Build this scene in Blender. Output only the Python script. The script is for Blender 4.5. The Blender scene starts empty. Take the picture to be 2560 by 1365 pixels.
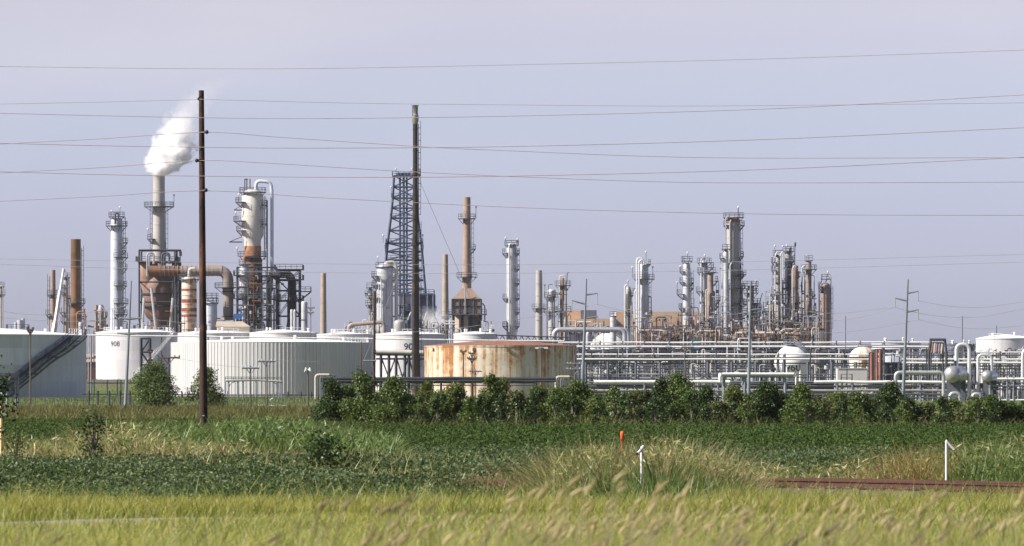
import bpy, math, random
import numpy as np
from mathutils import Vector
random.seed(7); rng = np.random.default_rng(7)
PI = math.pi
# ---------------------------------------------------------------- picture -> metres
F = 14222.0; EYE = 2.6; CX = 1280.0; HY = 970.0      # 200 mm lens, eye 2.6 m above the field
def wx(px, D): return (px-CX)*D/F
def wz(py, D): return EYE-(py-HY)*D/F
def yz(z, D): return HY+(EYE-z)*F/D
def terrain(X, Y):
    "ground height: a roadside bank near the camera, flat beyond, dikes round the tanks"
    X = np.asarray(X, float); Y = np.asarray(Y, float)
    z = np.interp(Y, [0, 48, 54, 60, 70, 80, 86, 92], [1.5, 1.5, 1.38, 1.24, 1.0, .75, .4, 0])
    b = np.interp(Y, [1225, 1290, 1330, 1500, 1530], [0, 0, 4.6, 4.6, 0])*np.interp(X, [-260, -200, -62, -20], [0, 1, 1, 0])
    b2 = np.interp(Y, [800, 860, 1300, 1320], [0, 1.0, 1.0, 0])*np.interp(X, [-400, -350, -20, 0], [0, 1, 1, 0])*.6
    b3 = .36*np.interp(Y, [92, 112, 130, 150], [0, 1, 1, 0])*np.interp(X, [-30, 0, 4], [1, 1, 0])
    return z+np.maximum(b, b2)+b3
def gz(X, Y): return float(terrain(X, Y))

sc = bpy.context.scene
C = sc.collection
# ---------------------------------------------------------------- materials
MATS = {}
def nd(nt, t, **k):
    n = nt.nodes.new(t)
    for a, v in k.items():
        if hasattr(n, a): setattr(n, a, v)
    return n
def mix(nt, fac, a, b, blend='MIX'):
    n = nt.nodes.new('ShaderNodeMix'); n.data_type = 'RGBA'; n.blend_type = blend
    for i, v in ((0, fac), (6, a), (7, b)):
        if hasattr(v, 'links') or hasattr(v, 'is_linked'): nt.links.new(v, n.inputs[i])
        elif i == 0: n.inputs[0].default_value = v
        else: n.inputs[i].default_value = (*v[:3], 1)
    return n.outputs[2]
def mth(nt, op, a, b=None, c=None, clamp=False):
    n = nt.nodes.new('ShaderNodeMath'); n.operation = op; n.use_clamp = clamp
    for i, v in enumerate((a, b, c)):
        if v is None: continue
        if hasattr(v, 'is_linked'): nt.links.new(v, n.inputs[i])
        else: n.inputs[i].default_value = v
    return n.outputs[0]
def ramp(nt, fac, a, b, interp='LINEAR'):
    n = nt.nodes.new('ShaderNodeMapRange'); n.interpolation_type = 'SMOOTHSTEP' if interp == 'SMOOTH' else 'LINEAR'
    nt.links.new(fac, n.inputs[0]); n.inputs[1].default_value = a; n.inputs[2].default_value = b
    return n.outputs[0]
def noise(nt, vec, scale, detail=3, rough=.55):
    n = nt.nodes.new('ShaderNodeTexNoise'); n.inputs['Scale'].default_value = scale
    n.inputs['Detail'].default_value = detail; n.inputs['Roughness'].default_value = rough
    nt.links.new(vec, n.inputs['Vector']); return n.outputs['Fac']
def coords(nt):
    "object coordinates (metres) shifted per object -> vector, x, y, z"
    tc = nt.nodes.new('ShaderNodeTexCoord'); oi = nt.nodes.new('ShaderNodeObjectInfo')
    s = mth(nt, 'MULTIPLY', oi.outputs['Random'], 90.)
    va = nt.nodes.new('ShaderNodeVectorMath'); va.operation = 'ADD'
    cb = nt.nodes.new('ShaderNodeCombineXYZ'); nt.links.new(s, cb.inputs[0]); nt.links.new(s, cb.inputs[1])
    nt.links.new(tc.outputs['Object'], va.inputs[0]); nt.links.new(cb.outputs[0], va.inputs[1])
    sp = nt.nodes.new('ShaderNodeSeparateXYZ'); nt.links.new(tc.outputs['Object'], sp.inputs[0])
    return va.outputs[0], sp.outputs[0], sp.outputs[1], sp.outputs[2], s
def cyl_uv(nt, R):
    v, x, y, z, s = coords(nt)
    ang = mth(nt, 'ARCTAN2', x, mth(nt, 'MULTIPLY', y, -1.))
    return mth(nt, 'MULTIPLY', ang, R), z, s
def comb(nt, a, b, c=0.):
    n = nt.nodes.new('ShaderNodeCombineXYZ')
    for i, v in enumerate((a, b, c)):
        if hasattr(v, 'is_linked'): nt.links.new(v, n.inputs[i])
        else: n.inputs[i].default_value = v
    return n.outputs[0]
def newmat(name):
    m = bpy.data.materials.new(name); m.use_nodes = True; MATS[name] = m
    return m, m.node_tree, m.node_tree.nodes['Principled BSDF']
def sc3(c, k): return tuple(min(1, x*k) for x in c)
def paint(name, col, rough=.6, metal=0., var=.25, scale=.35, rust=0., rustcol=(.20, .075, .03), stretch=.15, spec=.4):
    "weathered paint or metal: blotches, vertical runs, optional rust"
    if name in MATS: return MATS[name]
    m, nt, b = newmat(name)
    v, x, y, z, s = coords(nt)
    n1 = noise(nt, v, scale, 4)
    mp = nt.nodes.new('ShaderNodeMapping'); mp.inputs['Scale'].default_value = (1.6, 1.6, stretch); nt.links.new(v, mp.inputs[0])
    n2 = noise(nt, mp.outputs[0], 1.0, 4)
    c = mix(nt, ramp(nt, n1, .3, .7), sc3(col, 1-var), sc3(col, 1+var*.5))
    c = mix(nt, mth(nt, 'MULTIPLY', ramp(nt, n2, .5, .75), .45), c, sc3(col, .62))
    if rust > 0:
        r = ramp(nt, mth(nt, 'ADD', mth(nt, 'MULTIPLY', n2, .6), mth(nt, 'MULTIPLY', n1, .4)), .62-rust*.35, .72-rust*.2)
        c = mix(nt, r, c, rustcol)
    nt.links.new(c, b.inputs['Base Color'])
    b.inputs['Roughness'].default_value = rough; b.inputs['Metallic'].default_value = metal
    b.inputs['Specular IOR Level'].default_value = spec
    return m
def tank_paint(name, col, R, plate=(9., 2.4), pv=.08, dirt=.3, rust=0., rustcol=(.26, .10, .035), seam=None, z0=0.):
    "tank shell: plate courses, dirt runs and rust running down from the rim"
    m, nt, b = newmat(name)
    u, z, s = cyl_uv(nt, R)
    br = nt.nodes.new('ShaderNodeTexBrick'); br.inputs['Scale'].default_value = 1.
    br.inputs['Brick Width'].default_value = plate[0]; br.inputs['Row Height'].default_value = plate[1]
    br.inputs['Mortar Size'].default_value = .035; br.inputs['Bias'].default_value = 0.
    br.inputs['Color1'].default_value = (*sc3(col, 1-pv), 1); br.inputs['Color2'].default_value = (*sc3(col, 1+pv*.4), 1)
    br.inputs['Mortar'].default_value = (*sc3(col, .82), 1)
    nt.links.new(comb(nt, u, z), br.inputs['Vector'])
    c = br.outputs['Color']
    runs = noise(nt, comb(nt, mth(nt, 'MULTIPLY', u, .9), mth(nt, 'MULTIPLY', z, .07), s), 1.0, 4, .6)
    c = mix(nt, mth(nt, 'MULTIPLY', ramp(nt, runs, .48, .72), dirt), c, sc3(col, .55))
    if seam:
        w = mth(nt, 'FRACT', mth(nt, 'MULTIPLY', u, 1/seam))
        e = ramp(nt, w, .80, .90)
        jit = noise(nt, comb(nt, mth(nt, 'FLOOR', mth(nt, 'MULTIPLY', u, 1/seam)), 3.1, s), .9, 1)
        c = mix(nt, mth(nt, 'MULTIPLY', e, ramp(nt, jit, .25, .75)), c, sc3(col, .52))
        pt = noise(nt, comb(nt, mth(nt, 'FLOOR', mth(nt, 'MULTIPLY', u, 1/seam)), 9.7, s), .7, 1)
        c = mix(nt, mth(nt, 'MULTIPLY', ramp(nt, pt, .4, .7), .35), c, sc3(col, .72))
    if rust > 0:
        r1 = noise(nt, comb(nt, mth(nt, 'MULTIPLY', u, .95), mth(nt, 'MULTIPLY', z, .028), s), 1., 5, .62)
        r2 = noise(nt, comb(nt, u, z, s), .55, 6, .7)
        pan = noise(nt, comb(nt, mth(nt, 'FLOOR', mth(nt, 'MULTIPLY', u, .38)), 2.3, s), 1.7, 1)
        h = ramp(nt, z, 0., 13.)
        f = mth(nt, 'ADD', mth(nt, 'ADD', mth(nt, 'MULTIPLY', r1, .72), mth(nt, 'MULTIPLY', r2, .30)), mth(nt, 'MULTIPLY', h, .06))
        f = mth(nt, 'ADD', f, mth(nt, 'MULTIPLY', mth(nt, 'SUBTRACT', pan, .5), .10))
        soft = mix(nt, ramp(nt, f, .76-rust*.26, .86-rust*.26), c, (.56, .38, .21))
        c = mix(nt, .6, c, soft) if rust < .6 else soft
        stain = mix(nt, ramp(nt, r2, .42, .6), (.36, .155, .05), rustcol)
        c = mix(nt, mth(nt, 'MULTIPLY', ramp(nt, f, .80-rust*.235, .86-rust*.225), .95), c, stain)
    nt.links.new(c, b.inputs['Base Color'])
    b.inputs['Roughness'].default_value = .55; b.inputs['Specular IOR Level'].default_value = .35
    return m
def leafmat(name, cols, rough=.5, trans=.35, spec=.35, tip=None, h=1.):
    "foliage: colour varies per leaf (mesh island); optional ripening towards the tips"
    m, nt, b = newmat(name)
    g = nt.nodes.new('ShaderNodeNewGeometry')
    r = nt.nodes.new('ShaderNodeValToRGB'); nt.links.new(g.outputs['Random Per Island'], r.inputs[0])
    el = r.color_ramp.elements
    while len(el) < len(cols): el.new(.5)
    for i, c in enumerate(cols):
        el[i].position = i/(len(cols)-1); el[i].color = (*c, 1)
    tc = nt.nodes.new('ShaderNodeTexCoord')
    big = noise(nt, tc.outputs['Object'], .35, 3)
    col = mix(nt, ramp(nt, big, .35, .65), r.outputs[0], mix(nt, .5, r.outputs[0], cols[-1]))
    b2_ = noise(nt, tc.outputs['Object'], 1.7, 3)
    col = mix(nt, mth(nt, 'MULTIPLY', ramp(nt, b2_, .50, .72), .6), col, cols[0])
    if tip:
        at = nt.nodes.new('ShaderNodeAttribute'); at.attribute_name = 'hgt'
        col = mix(nt, ramp(nt, at.outputs['Fac'], .45, 1.), col, tip)
    nt.links.new(col, b.inputs['Base Color']); b.inputs['Roughness'].default_value = rough
    b.inputs['Specular IOR Level'].default_value = spec
    t = nt.nodes.new('ShaderNodeBsdfTranslucent'); nt.links.new(col, t.inputs[0])
    mx = nt.nodes.new('ShaderNodeMixShader'); mx.inputs[0].default_value = trans
    nt.links.new(b.outputs[0], mx.inputs[1]); nt.links.new(t.outputs[0], mx.inputs[2])
    nt.links.new(mx.outputs[0], nt.nodes['Material Output'].inputs[0])
    return m
# ---------------------------------------------------------------- mesh building
class MB:
    def __init__(s): s.V = []; s.Q = []
    def add(s, vs, fs):
        o = len(s.V); s.V.extend(vs); s.Q.extend([tuple(i+o for i in f) for f in fs]); return s
    def box(s, x0, x1, y0, y1, z0, z1):
        return s.add([(x0,y0,z0),(x1,y0,z0),(x1,y1,z0),(x0,y1,z0),(x0,y0,z1),(x1,y0,z1),(x1,y1,z1),(x0,y1,z1)],
                     [(3,2,1,0),(4,5,6,7),(0,1,5,4),(1,2,6,5),(2,3,7,6),(3,0,4,7)])
    def cyl(s, p0, p1, r0, r1=None, n=10, caps=True):
        r1 = r0 if r1 is None else r1
        p0 = Vector(p0); p1 = Vector(p1); d = p1-p0
        if d.length < 1e-6: return s
        d.normalize(); a = d.orthogonal().normalized(); b = d.cross(a)
        vs = []
        for p, r in ((p0, r0), (p1, r1)):
            for i in range(n):
                t = 2*PI*i/n+PI/n; vs.append(tuple(p+a*(r*math.cos(t))+b*(r*math.sin(t))))
        fs = [(i, (i+1) % n, n+(i+1) % n, n+i) for i in range(n)]
        if caps: fs += [tuple(range(n-1, -1, -1)), tuple(range(n, 2*n))]
        return s.add(vs, fs)
    def bar(s, p0, p1, w): return s.cyl(p0, p1, w*.7071, n=4)
    def tube(s, pts, r, n=8, caps=True):
        pts = [Vector(p) for p in pts]; m = len(pts); rr = r if isinstance(r, (list, tuple)) else [r]*m
        vs = []; a = None
        for k, p in enumerate(pts):
            d = (pts[min(k+1, m-1)]-pts[max(k-1, 0)]).normalized()
            if a is None: a = d.orthogonal().normalized()
            a = (a-d*a.dot(d)); a = a.normalized() if a.length > 1e-6 else d.orthogonal().normalized()
            b = d.cross(a)
            for i in range(n):
                t = 2*PI*i/n; vs.append(tuple(p+a*(rr[k]*math.cos(t))+b*(rr[k]*math.sin(t))))
        fs = [(k*n+i, k*n+(i+1) % n, (k+1)*n+(i+1) % n, (k+1)*n+i) for k in range(m-1) for i in range(n)]
        if caps: fs += [tuple(range(n-1, -1, -1)), tuple(range((m-1)*n, m*n))]
        return s.add(vs, fs)
    def lathe(s, prof, n=28, c=(0, 0), caps=True):
        m = len(prof); vs = []
        for r, z in prof:
            for i in range(n):
                t = 2*PI*i/n; vs.append((c[0]+r*math.cos(t), c[1]+r*math.sin(t), z))
        fs = [(k*n+i, k*n+(i+1) % n, (k+1)*n+(i+1) % n, (k+1)*n+i) for k in range(m-1) for i in range(n)]
        if caps: fs += [tuple(range(n-1, -1, -1)), tuple(range((m-1)*n, m*n))]
        return s.add(vs, fs)
    def sector(s, ri, ro, z0, z1, a0, a1, n=None):
        n = n or max(3, int(abs(a1-a0)/.35)); full = abs(a1-a0) > 6.28; vs = []
        for k in range(n+1):
            t = a0+(a1-a0)*k/n; c, q = math.cos(t), math.sin(t)
            vs += [(ri*c, ri*q, z0), (ro*c, ro*q, z0), (ro*c, ro*q, z1), (ri*c, ri*q, z1)]
        fs = []
        for k in range(n):
            o = 4*k
            for i in range(4): fs.append((o+i, o+(i+1) % 4, o+4+(i+1) % 4, o+4+i))
        if not full: fs += [(0, 3, 2, 1), (4*n, 4*n+1, 4*n+2, 4*n+3)]
        return s.add(vs, fs)
    def rail_arc(s, ro, z, a0, a1, h=1.1, w=.07, step=1.3, ends=None):
        n = max(3, int(abs(a1-a0)*ro/step)); P = []
        for k in range(n+1):
            t = a0+(a1-a0)*k/n; P.append((ro*math.cos(t), ro*math.sin(t)))
        for k, p in enumerate(P):
            s.bar((p[0], p[1], z), (p[0], p[1], z+h), w)
            if k < n:
                q = P[k+1]
                for f in (1., .52): s.bar((p[0], p[1], z+h*f), (q[0], q[1], z+h*f), w)
        return s
    def rail_line(s, pts, h=1.1, w=.09, step=1.4):
        for p, q in zip(pts[:-1], pts[1:]):
            p = Vector(p); q = Vector(q); n = max(1, int((q-p).length/step)); up = Vector((0, 0, h))
            for k in range(n+1):
                a = p.lerp(q, k/n); s.bar(a, a+up, w)
            for f in (1., .52): s.bar(p+up*f, q+up*f, w)
        return s
def fillet(pts, rad, n=5):
    "round the corners of a polyline"
    pts = [Vector(p) for p in pts]; out = [pts[0]]
    for a, b, c in zip(pts[:-2], pts[1:-1], pts[2:]):
        u = (a-b); v = (c-b); r = min(rad, u.length*.49, v.length*.49)
        p = b+u.normalized()*r; q = b+v.normalized()*r
        for k in range(n+1):
            t = k/n; out.append(p*(1-t)**2+b*2*t*(1-t)+q*t*t)
    out.append(pts[-1]); return out
def obj(name, mb, m, parent=None, label=None, ang=38, loc=None):
    me = bpy.data.meshes.new(name); me.from_pydata(mb.V, [], mb.Q); me.validate()
    me.polygons.foreach_set('use_smooth', [True]*len(me.polygons))
    try: me.set_sharp_from_angle(angle=math.radians(ang))
    except Exception: pass
    me.materials.append(MATS[m] if isinstance(m, str) else m)
    o = bpy.data.objects.new(name, me); C.objects.link(o)
    if parent is not None: o.parent = parent
    if loc is not None: o.location = loc
    if label: o['label'] = label
    return o
def npmesh(name, V, Q, m, parent=None, attr=None, smooth=False):
    V = np.asarray(V, np.float32).reshape(-1, 3); Q = np.asarray(Q, np.int32).reshape(-1, 4)
    me = bpy.data.meshes.new(name); me.vertices.add(len(V)); me.vertices.foreach_set('co', V.ravel())
    me.loops.add(Q.size); me.loops.foreach_set('vertex_index', Q.ravel())
    me.polygons.add(len(Q)); me.polygons.foreach_set('loop_start', np.arange(0, Q.size, 4, dtype=np.int32))
    if smooth: me.polygons.foreach_set('use_smooth', np.ones(len(Q), bool))
    me.update(calc_edges=True)
    if attr is not None:
        a = me.attributes.new('hgt', 'FLOAT', 'POINT'); a.data.foreach_set('value', np.asarray(attr, np.float32))
    me.materials.append(MATS[m] if isinstance(m, str) else m)
    o = bpy.data.objects.new(name, me); C.objects.link(o)
    if parent is not None: o.parent = parent
    return o
def tag(o, label, cat, group=None, kind=None):
    if label: o['label'] = label
    if cat: o['category'] = cat
    if group: o['group'] = group
    if kind: o['kind'] = kind
    return o
class T:
    "a thing: an Empty at its base, with parts placed from the picture at its own distance"
    def __init__(s, name, label, cat, px, D, z0=None, group=None):
        s.D = D; s.X = wx(px, D); s.Z = gz(s.X, D) if z0 is None else z0; s.px = px; s.k = D/F
        s.e = bpy.data.objects.new(name, None); s.e.empty_display_size = .5; C.objects.link(s.e)
        s.e.location = (s.X, D, s.Z); tag(s.e, label, cat, group)
    def l(s, x, y, dy=0.):
        d = s.D+dy; return (wx(x, d)-s.X, dy, wz(y, d)-s.Z)
    def z(s, y): return wz(y, s.D)-s.Z
    def x(s, px): return wx(px, s.D)-s.X
    def part(s, name, mb, m, parent=None, label=None, ang=38): return obj(name, mb, m, parent or s.e, label, ang)
    def pipe(s, pts, r, m, dy=0., rad=None, name='pipe', n=8, parent=None):
        "pts in picture coordinates, r in picture pixels"
        P = [s.l(p[0], p[1], p[2] if len(p) > 2 else dy) for p in pts]
        rr = r*s.k; P = fillet(P, rad*s.k if rad else rr*3) if len(P) > 2 else P
        return s.part(name, MB().tube(P, rr, n), m, parent)
    def plat(s, y, kind='F', r=None, ext=None, m='steel', rail='steel_rail', brace=True, h=1.15, c=None):
        "ring or side platform with railing; r shell radius px, ext outer reach px"
        ri = r*s.k; ro = ri+(ext*s.k if ext else 1.2); z = s.z(y)
        a0, a1 = {'F': (0, 2*PI), 'R': (-.95, .7), 'L': (PI-.7, PI+.95), 'B': (-PI*.95, -.05), 'W': (-1.75, .8)}[kind]
        mb = MB().sector(ri*.98, ro, z-.2, z, a0, a1)
        if brace:
            for k in range(4 if kind != 'F' else 8):
                t = a0+(a1-a0)*(k+.5)/(4 if kind != 'F' else 8)
                mb.bar((ri*math.cos(t), ri*math.sin(t), z-min(1.6, (ro-ri)*1.2)), (ro*.96*math.cos(t), ro*.96*math.sin(t), z-.2), .085)
        o = s.part('platform', mb, m)
        rb = MB().rail_arc(ro*.98, z, a0, a1, h)
        s.part('railing', rb, rail, o)
        if c: o.location.x = c*s.k
        return o
    def ladder(s, side, r, y0, y1, m='steel_rail', cage=True, gap=.16):
        x = (r*s.k+gap)*side; z0, z1 = s.z(y1), s.z(y0); mb = MB()
        for dy in (-.28, .28): mb.bar((x, dy, z0), (x, dy, z1), .09)
        n = int((z1-z0)/.55)
        for k in range(n): mb.bar((x, -.28, z0+.55*k), (x, .28, z0+.55*k), .06)
        if cage:
            for k in range(int((z1-z0)/1.3)):
                z = z0+2+1.3*k
                if z > z1: break
                mb.bar((x, -.35, z), (x+.55*side, -.3, z), .07); mb.bar((x, .35, z), (x+.55*side, .3, z), .07); mb.bar((x+.55*side, -.3, z), (x+.55*side, .3, z), .07)
            for dy in (-.3, .3): mb.bar((x+.55*side, dy, z0+2), (x+.55*side, dy, z1+.6), .06)
        return s.part('ladder', mb, m)
    def lamp(s, x, y, y1, dy=0.):
        a = s.l(x, y1, dy); b = s.l(x, y, dy)
        o = s.part('lamp_post', MB().bar(a, b, .09), 'steel_rail')
        s.part('lamp', MB().lathe([(.02, b[2]-.05), (.16, b[2]), (.26, b[2]+.2), (.26, b[2]+.38), (.05, b[2]+.5)], 8, (b[0], b[1])), 'lamp_white', o)
def shell(prof, seams=2.6, dome=True, n=28, lip=.05, flat=False):
    "lathe profile (r, z) from bottom to top with course seams and a rounded head"
    out = []; zs = prof[0][1]
    for (r0, z0), (r1, z1) in zip(prof[:-1], prof[1:]):
        out.append((r0, z0)); L = z1-z0
        if seams and L > seams*1.4:
            k = int(L/seams)
            for i in range(1, k+1):
                f = i*seams/L
                if f > .96: break
                r = r0+(r1-r0)*f; z = z0+L*f
                out += [(r, z-.07), (r+lip, z-.06), (r+lip, z+.06), (r, z+.07)]
    r, z = prof[-1]; out.append((r, z))
    if dome:
        for t in (.3, .6, .85, 1.1, 1.3, 1.45): out.append((r*math.cos(t), z+r*.5*math.sin(t)))
    elif not flat:                       # open stack mouth
        out += [(r*.86, z+.02), (r*.86, z-4.)]
    return MB().lathe(out, n)
def column(name, label, cat, D, px, prof, m, plats=(), pipes=(), ladder=None, dome=True, seams=2.6, lamps=(), group=None, z0=None, lip=.05, flat=False, top_pipe=None):
    """prof: picture (y, half width) from top to bottom, foot appended at the ground"""
    t = T(name, label, cat, px, D, z0, group)
    pr = [(w*t.k, t.z(y)) for y, w in prof][::-1]
    if pr[0][1] > .3: pr = [(pr[0][0], 0)]+pr
    else: pr[0] = (pr[0][0], 0)
    t.part('shell', shell(pr, seams, dome, lip=lip, flat=flat), m)
    def rad(y):
        ys = [p[0] for p in prof]; return float(np.interp(y, ys, [p[1] for p in prof]))
    t.rad = rad
    for p in plats: t.plat(p[0], p[1], rad(p[0]), p[2] if len(p) > 2 else None, c=p[3] if len(p) > 3 else None)
    for p in pipes: t.pipe(p[0], p[1], p[2], dy=-(max(w for _, w in prof)*t.k+p[1]*t.k+.25) if len(p) < 4 else p[3])
    if ladder:
        for s_, a, b in (ladder if isinstance(ladder, list) else [ladder]): t.ladder(s_, rad((a+b)/2), a, b)
    for x, y, y1 in lamps: t.lamp(x, y, y1)
    return t
# ---------------------------------------------------------------- palette
paint('steel', (.105, .115, .14), .6, .2, .3)
paint('steel_rail', (.12, .13, .16), .6, .2, .2)
paint('steel_dark', (.06, .065, .08), .6, .2, .3)
paint('steel_blue', (.075, .105, .17), .6, .1, .3)
paint('galv', (.24, .26, .30), .5, .3, .2)
paint('pole_steel', (.26, .29, .33), .5, .3, .2)
paint('alu', (.56, .57, .58), .42, .45, .22, rust=.05)
paint('alu_bright', (.78, .79, .80), .38, .35, .1)
paint('white', (.82, .82, .80), .5, 0, .08)
paint('white_roof', (.88, .88, .87), .5, 0, .06)
paint('white_rusty', (.76, .73, .68), .55, 0, .12, rust=.30)
paint('lamp_white', (.9, .9, .88), .4)
paint('tower_grey', (.42, .41, .39), .5, .2, .22, rust=.06)
paint('tower_light', (.60, .61, .63), .45, .25, .18)
paint('tower_pale', (.63, .67, .74), .5, .1, .12)
paint('tower_brown', (.24, .155, .115), .6, 0, .3, rust=.2)
paint('tower_cream', (.62, .58, .51), .5, .1, .15, rust=.08)
paint('stack_grey', (.47, .44, .41), .6, 0, .15)
paint('stack_beige', (.42, .345, .265), .65, 0, .2)
paint('stack_tan', (.36, .265, .205), .65, 0, .2)
paint('furnace_tan', (.30, .215, .165), .65, 0, .2)
paint('furnace_light', (.52, .40, .31), .65, 0, .15)
paint('rust_brown', (.19, .10, .062), .75, 0, .4, rust=.3)
paint('rust_dark', (.085, .055, .045), .75, 0, .4, rust=.25, rustcol=(.24, .10, .04))
paint('regen_brown', (.13, .085, .065), .7, 0, .35, rust=.45, rustcol=(.30, .13, .045))
paint('duct_tan', (.36, .30, .26), .6, .1, .3, rust=.15)
paint('duct_brown', (.22, .14, .115), .6, 0, .3, rust=.2)
paint('pipe_beige', (.60, .53, .44), .55, 0, .2, rust=.08)
paint('orange_red', (.40, .145, .10), .6, 0, .3)
paint('marker_orange', (.75, .12, .02), .5, 0, .15)
paint('flare', (.052, .042, .040), .65, .1, .4, rust=.18, rustcol=(.16, .07, .04))
paint('wood_dark', (.062, .034, .024), .85, 0, .35, stretch=.05, scale=1.5, rust=.12, rustcol=(.19, .085, .05))
paint('wood_brown', (.15, .075, .05), .85, 0, .3, stretch=.05)
paint('wood_grey', (.13, .11, .10), .85, 0, .3, stretch=.05)
paint('insul_black', (.02, .018, .018), .4)
paint('wire', (.46, .43, .41), .55, .2, .1)
paint('wire_far', (.38, .38, .40), .6, .1, .1)
paint('bldg_tan', (.60, .415, .27), .8, 0, .12, scale=.05)
paint('bldg_slate', (.13, .14, .19), .8, 0, .2, scale=.1)
paint('bldg_cream', (.55, .49, .40), .8, 0, .12)
paint('bldg_roof', (.45, .38, .31), .75, 0, .15)
paint('brick_red', (.20, .075, .055), .85, 0, .25)
paint('tarp_blue', (.05, .16, .42), .5, 0, .2)
paint('box_grey', (.60, .57, .55), .6, 0, .06)
paint('teal', (.03, .22, .19), .5)
paint('rail_rust', (.105, .05, .036), .7, .2, .3)
paint('ballast', (.10, .085, .075), .9, 0, .6, scale=9.)
paint('post_yellow', (.66, .50, .22), .6, 0, .15)
paint('black_paint', (.03, .03, .035), .5)
paint('bark', (.16, .13, .10), .9, 0, .4, scale=2.)
paint('bark_pale', (.24, .215, .185), .9, 0, .3, scale=2.)
leafmat('leaf_dark', [(.014, .032, .007), (.036, .068, .014), (.072, .115, .026)], .45, .2)
leafmat('leaf_mid', [(.028, .052, .010), (.080, .130, .024), (.150, .205, .048)], .45, .25)
leafmat('leaf_light', [(.055, .078, .015), (.115, .150, .028), (.19, .215, .060)], .45, .25)
leafmat('leaf_olive', [(.038, .056, .015), (.080, .105, .028), (.14, .16, .055)], .5, .25)
leafmat('soy', [(.032, .058, .012), (.052, .086, .019), (.054, .092, .020), (.078, .124, .030), (.19, .24, .11)], .5, .25, .3)  # palest leaf tone stands in for bright highlights on the leaves
leafmat('soy_far', [(.036, .066, .014), (.056, .096, .020), (.080, .126, .030)], .6, .2, .12)
leafmat('grass_near', [(.13, .17, .02), (.24, .28, .035), (.34, .37, .055), (.45, .45, .11)], .5, .4, .3, tip=(.47, .46, .12))
leafmat('grass_verge', [(.13, .17, .022), (.22, .26, .036), (.30, .32, .055), (.40, .38, .10)], .5, .35, .3, tip=(.40, .385, .10))
leafmat('seed_head', [(.44, .37, .16), (.56, .48, .24), (.64, .56, .32)], .6, .4, .3)
leafmat('seed_dark', [(.25, .20, .11), (.36, .30, .17)], .6, .3, .3)
leafmat('weed_green', [(.030, .065, .016), (.075, .14, .025), (.13, .21, .04), (.24, .32, .09)], .42, .3, .4)
leafmat('weed_gold', [(.060, .080, .015), (.15, .175, .032), (.25, .265, .05), (.40, .37, .11), (.60, .53, .28)], .45, .3, .4)
leafmat('weed_straw', [(.10, .07, .03), (.28, .17, .08), (.36, .22, .10), (.46, .36, .20)], .6, .25, .3)
leafmat('weed_rust', [(.12, .10, .03), (.24, .12, .045), (.32, .19, .08)], .6, .25, .3)
leafmat('weed_yellow', [(.30, .20, .03), (.40, .30, .05), (.35, .30, .08)], .6, .25, .3)
leafmat('verge_brown', [(.05, .07, .016), (.09, .11, .026), (.13, .135, .036), (.18, .155, .055)], .6, .25, .3)
leafmat('dike_grass', [(.085, .135, .03), (.13, .18, .045), (.18, .22, .07)], .5, .25, .3)
# ---------------------------------------------------------------- camera, sky, sun
cam = bpy.data.cameras.new('camera'); co = bpy.data.objects.new('camera', cam); C.objects.link(co)
co.location = (0, 0, EYE); co.rotation_euler = (PI/2, 0, 0)
cam.lens = 36*F/2560; cam.sensor_width = 36; cam.shift_y = (HY-682.5)/2560
cam.clip_start = .5; cam.clip_end = 30000
cam.dof.use_dof = True; cam.dof.focus_distance = 260; cam.dof.aperture_fstop = 13
sc.camera = co
EL = math.radians(40); SV = Vector((-.955*math.cos(EL), -.296*math.cos(EL), math.sin(EL)))
w = bpy.data.worlds.new('World'); sc.world = w; w.use_nodes = True
nt = w.node_tree; bg = nt.nodes['Background']
sky = nt.nodes.new('ShaderNodeTexSky'); sky.sky_type = 'NISHITA'; sky.sun_disc = False
sky.sun_elevation = EL; sky.sun_rotation = math.atan2(SV.x, SV.y) % (2*PI)
sky.altitude = 300; sky.air_density = 1.; sky.dust_density = 1.6; sky.ozone_density = 2.6
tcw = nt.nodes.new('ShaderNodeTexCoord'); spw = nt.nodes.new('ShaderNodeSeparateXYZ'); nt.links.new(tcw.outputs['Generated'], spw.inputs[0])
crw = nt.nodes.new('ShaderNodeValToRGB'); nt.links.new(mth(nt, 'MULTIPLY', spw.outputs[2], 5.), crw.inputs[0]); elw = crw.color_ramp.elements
SKY_TINT = [(0, (1.06, 1.07, 1.60)), (.0169, (1.06, 1.06, 1.58)), (.0295, (1.05, 1.0, 1.47)), (.047, (1.07, .975, 1.30)), (.0668, (1.26, .99, 1.14)), (.12, (.55, .51, .60))]  # last stop darkens the sky above the view to cut fill light
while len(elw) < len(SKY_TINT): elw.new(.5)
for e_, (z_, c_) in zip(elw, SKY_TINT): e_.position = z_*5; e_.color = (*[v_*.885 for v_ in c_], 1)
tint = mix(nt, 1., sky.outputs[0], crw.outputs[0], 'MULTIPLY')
mpw = nt.nodes.new('ShaderNodeMapping'); mpw.inputs['Scale'].default_value = (5., 5., 13.); nt.links.new(tcw.outputs['Generated'], mpw.inputs[0])
cl = noise(nt, mpw.outputs[0], 2.2, 5, .55)                      # faint high cloud
tint = mix(nt, mth(nt, 'MULTIPLY', mth(nt, 'MULTIPLY', ramp(nt, cl, .42, .75, 'SMOOTH'), ramp(nt, spw.outputs[2], .012, .06)), .22), tint, (5.2, 4.9, 5.2))
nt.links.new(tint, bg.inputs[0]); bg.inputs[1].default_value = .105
sun = bpy.data.lights.new('sun', 'SUN'); sun.energy = 4.9; sun.angle = math.radians(.53); sun.color = (1., .93, .84)
so = bpy.data.objects.new('sun', sun); C.objects.link(so); so.rotation_euler = SV.to_track_quat('Z', 'Y').to_euler()
so.location = (-300, -100, 400)
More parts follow.
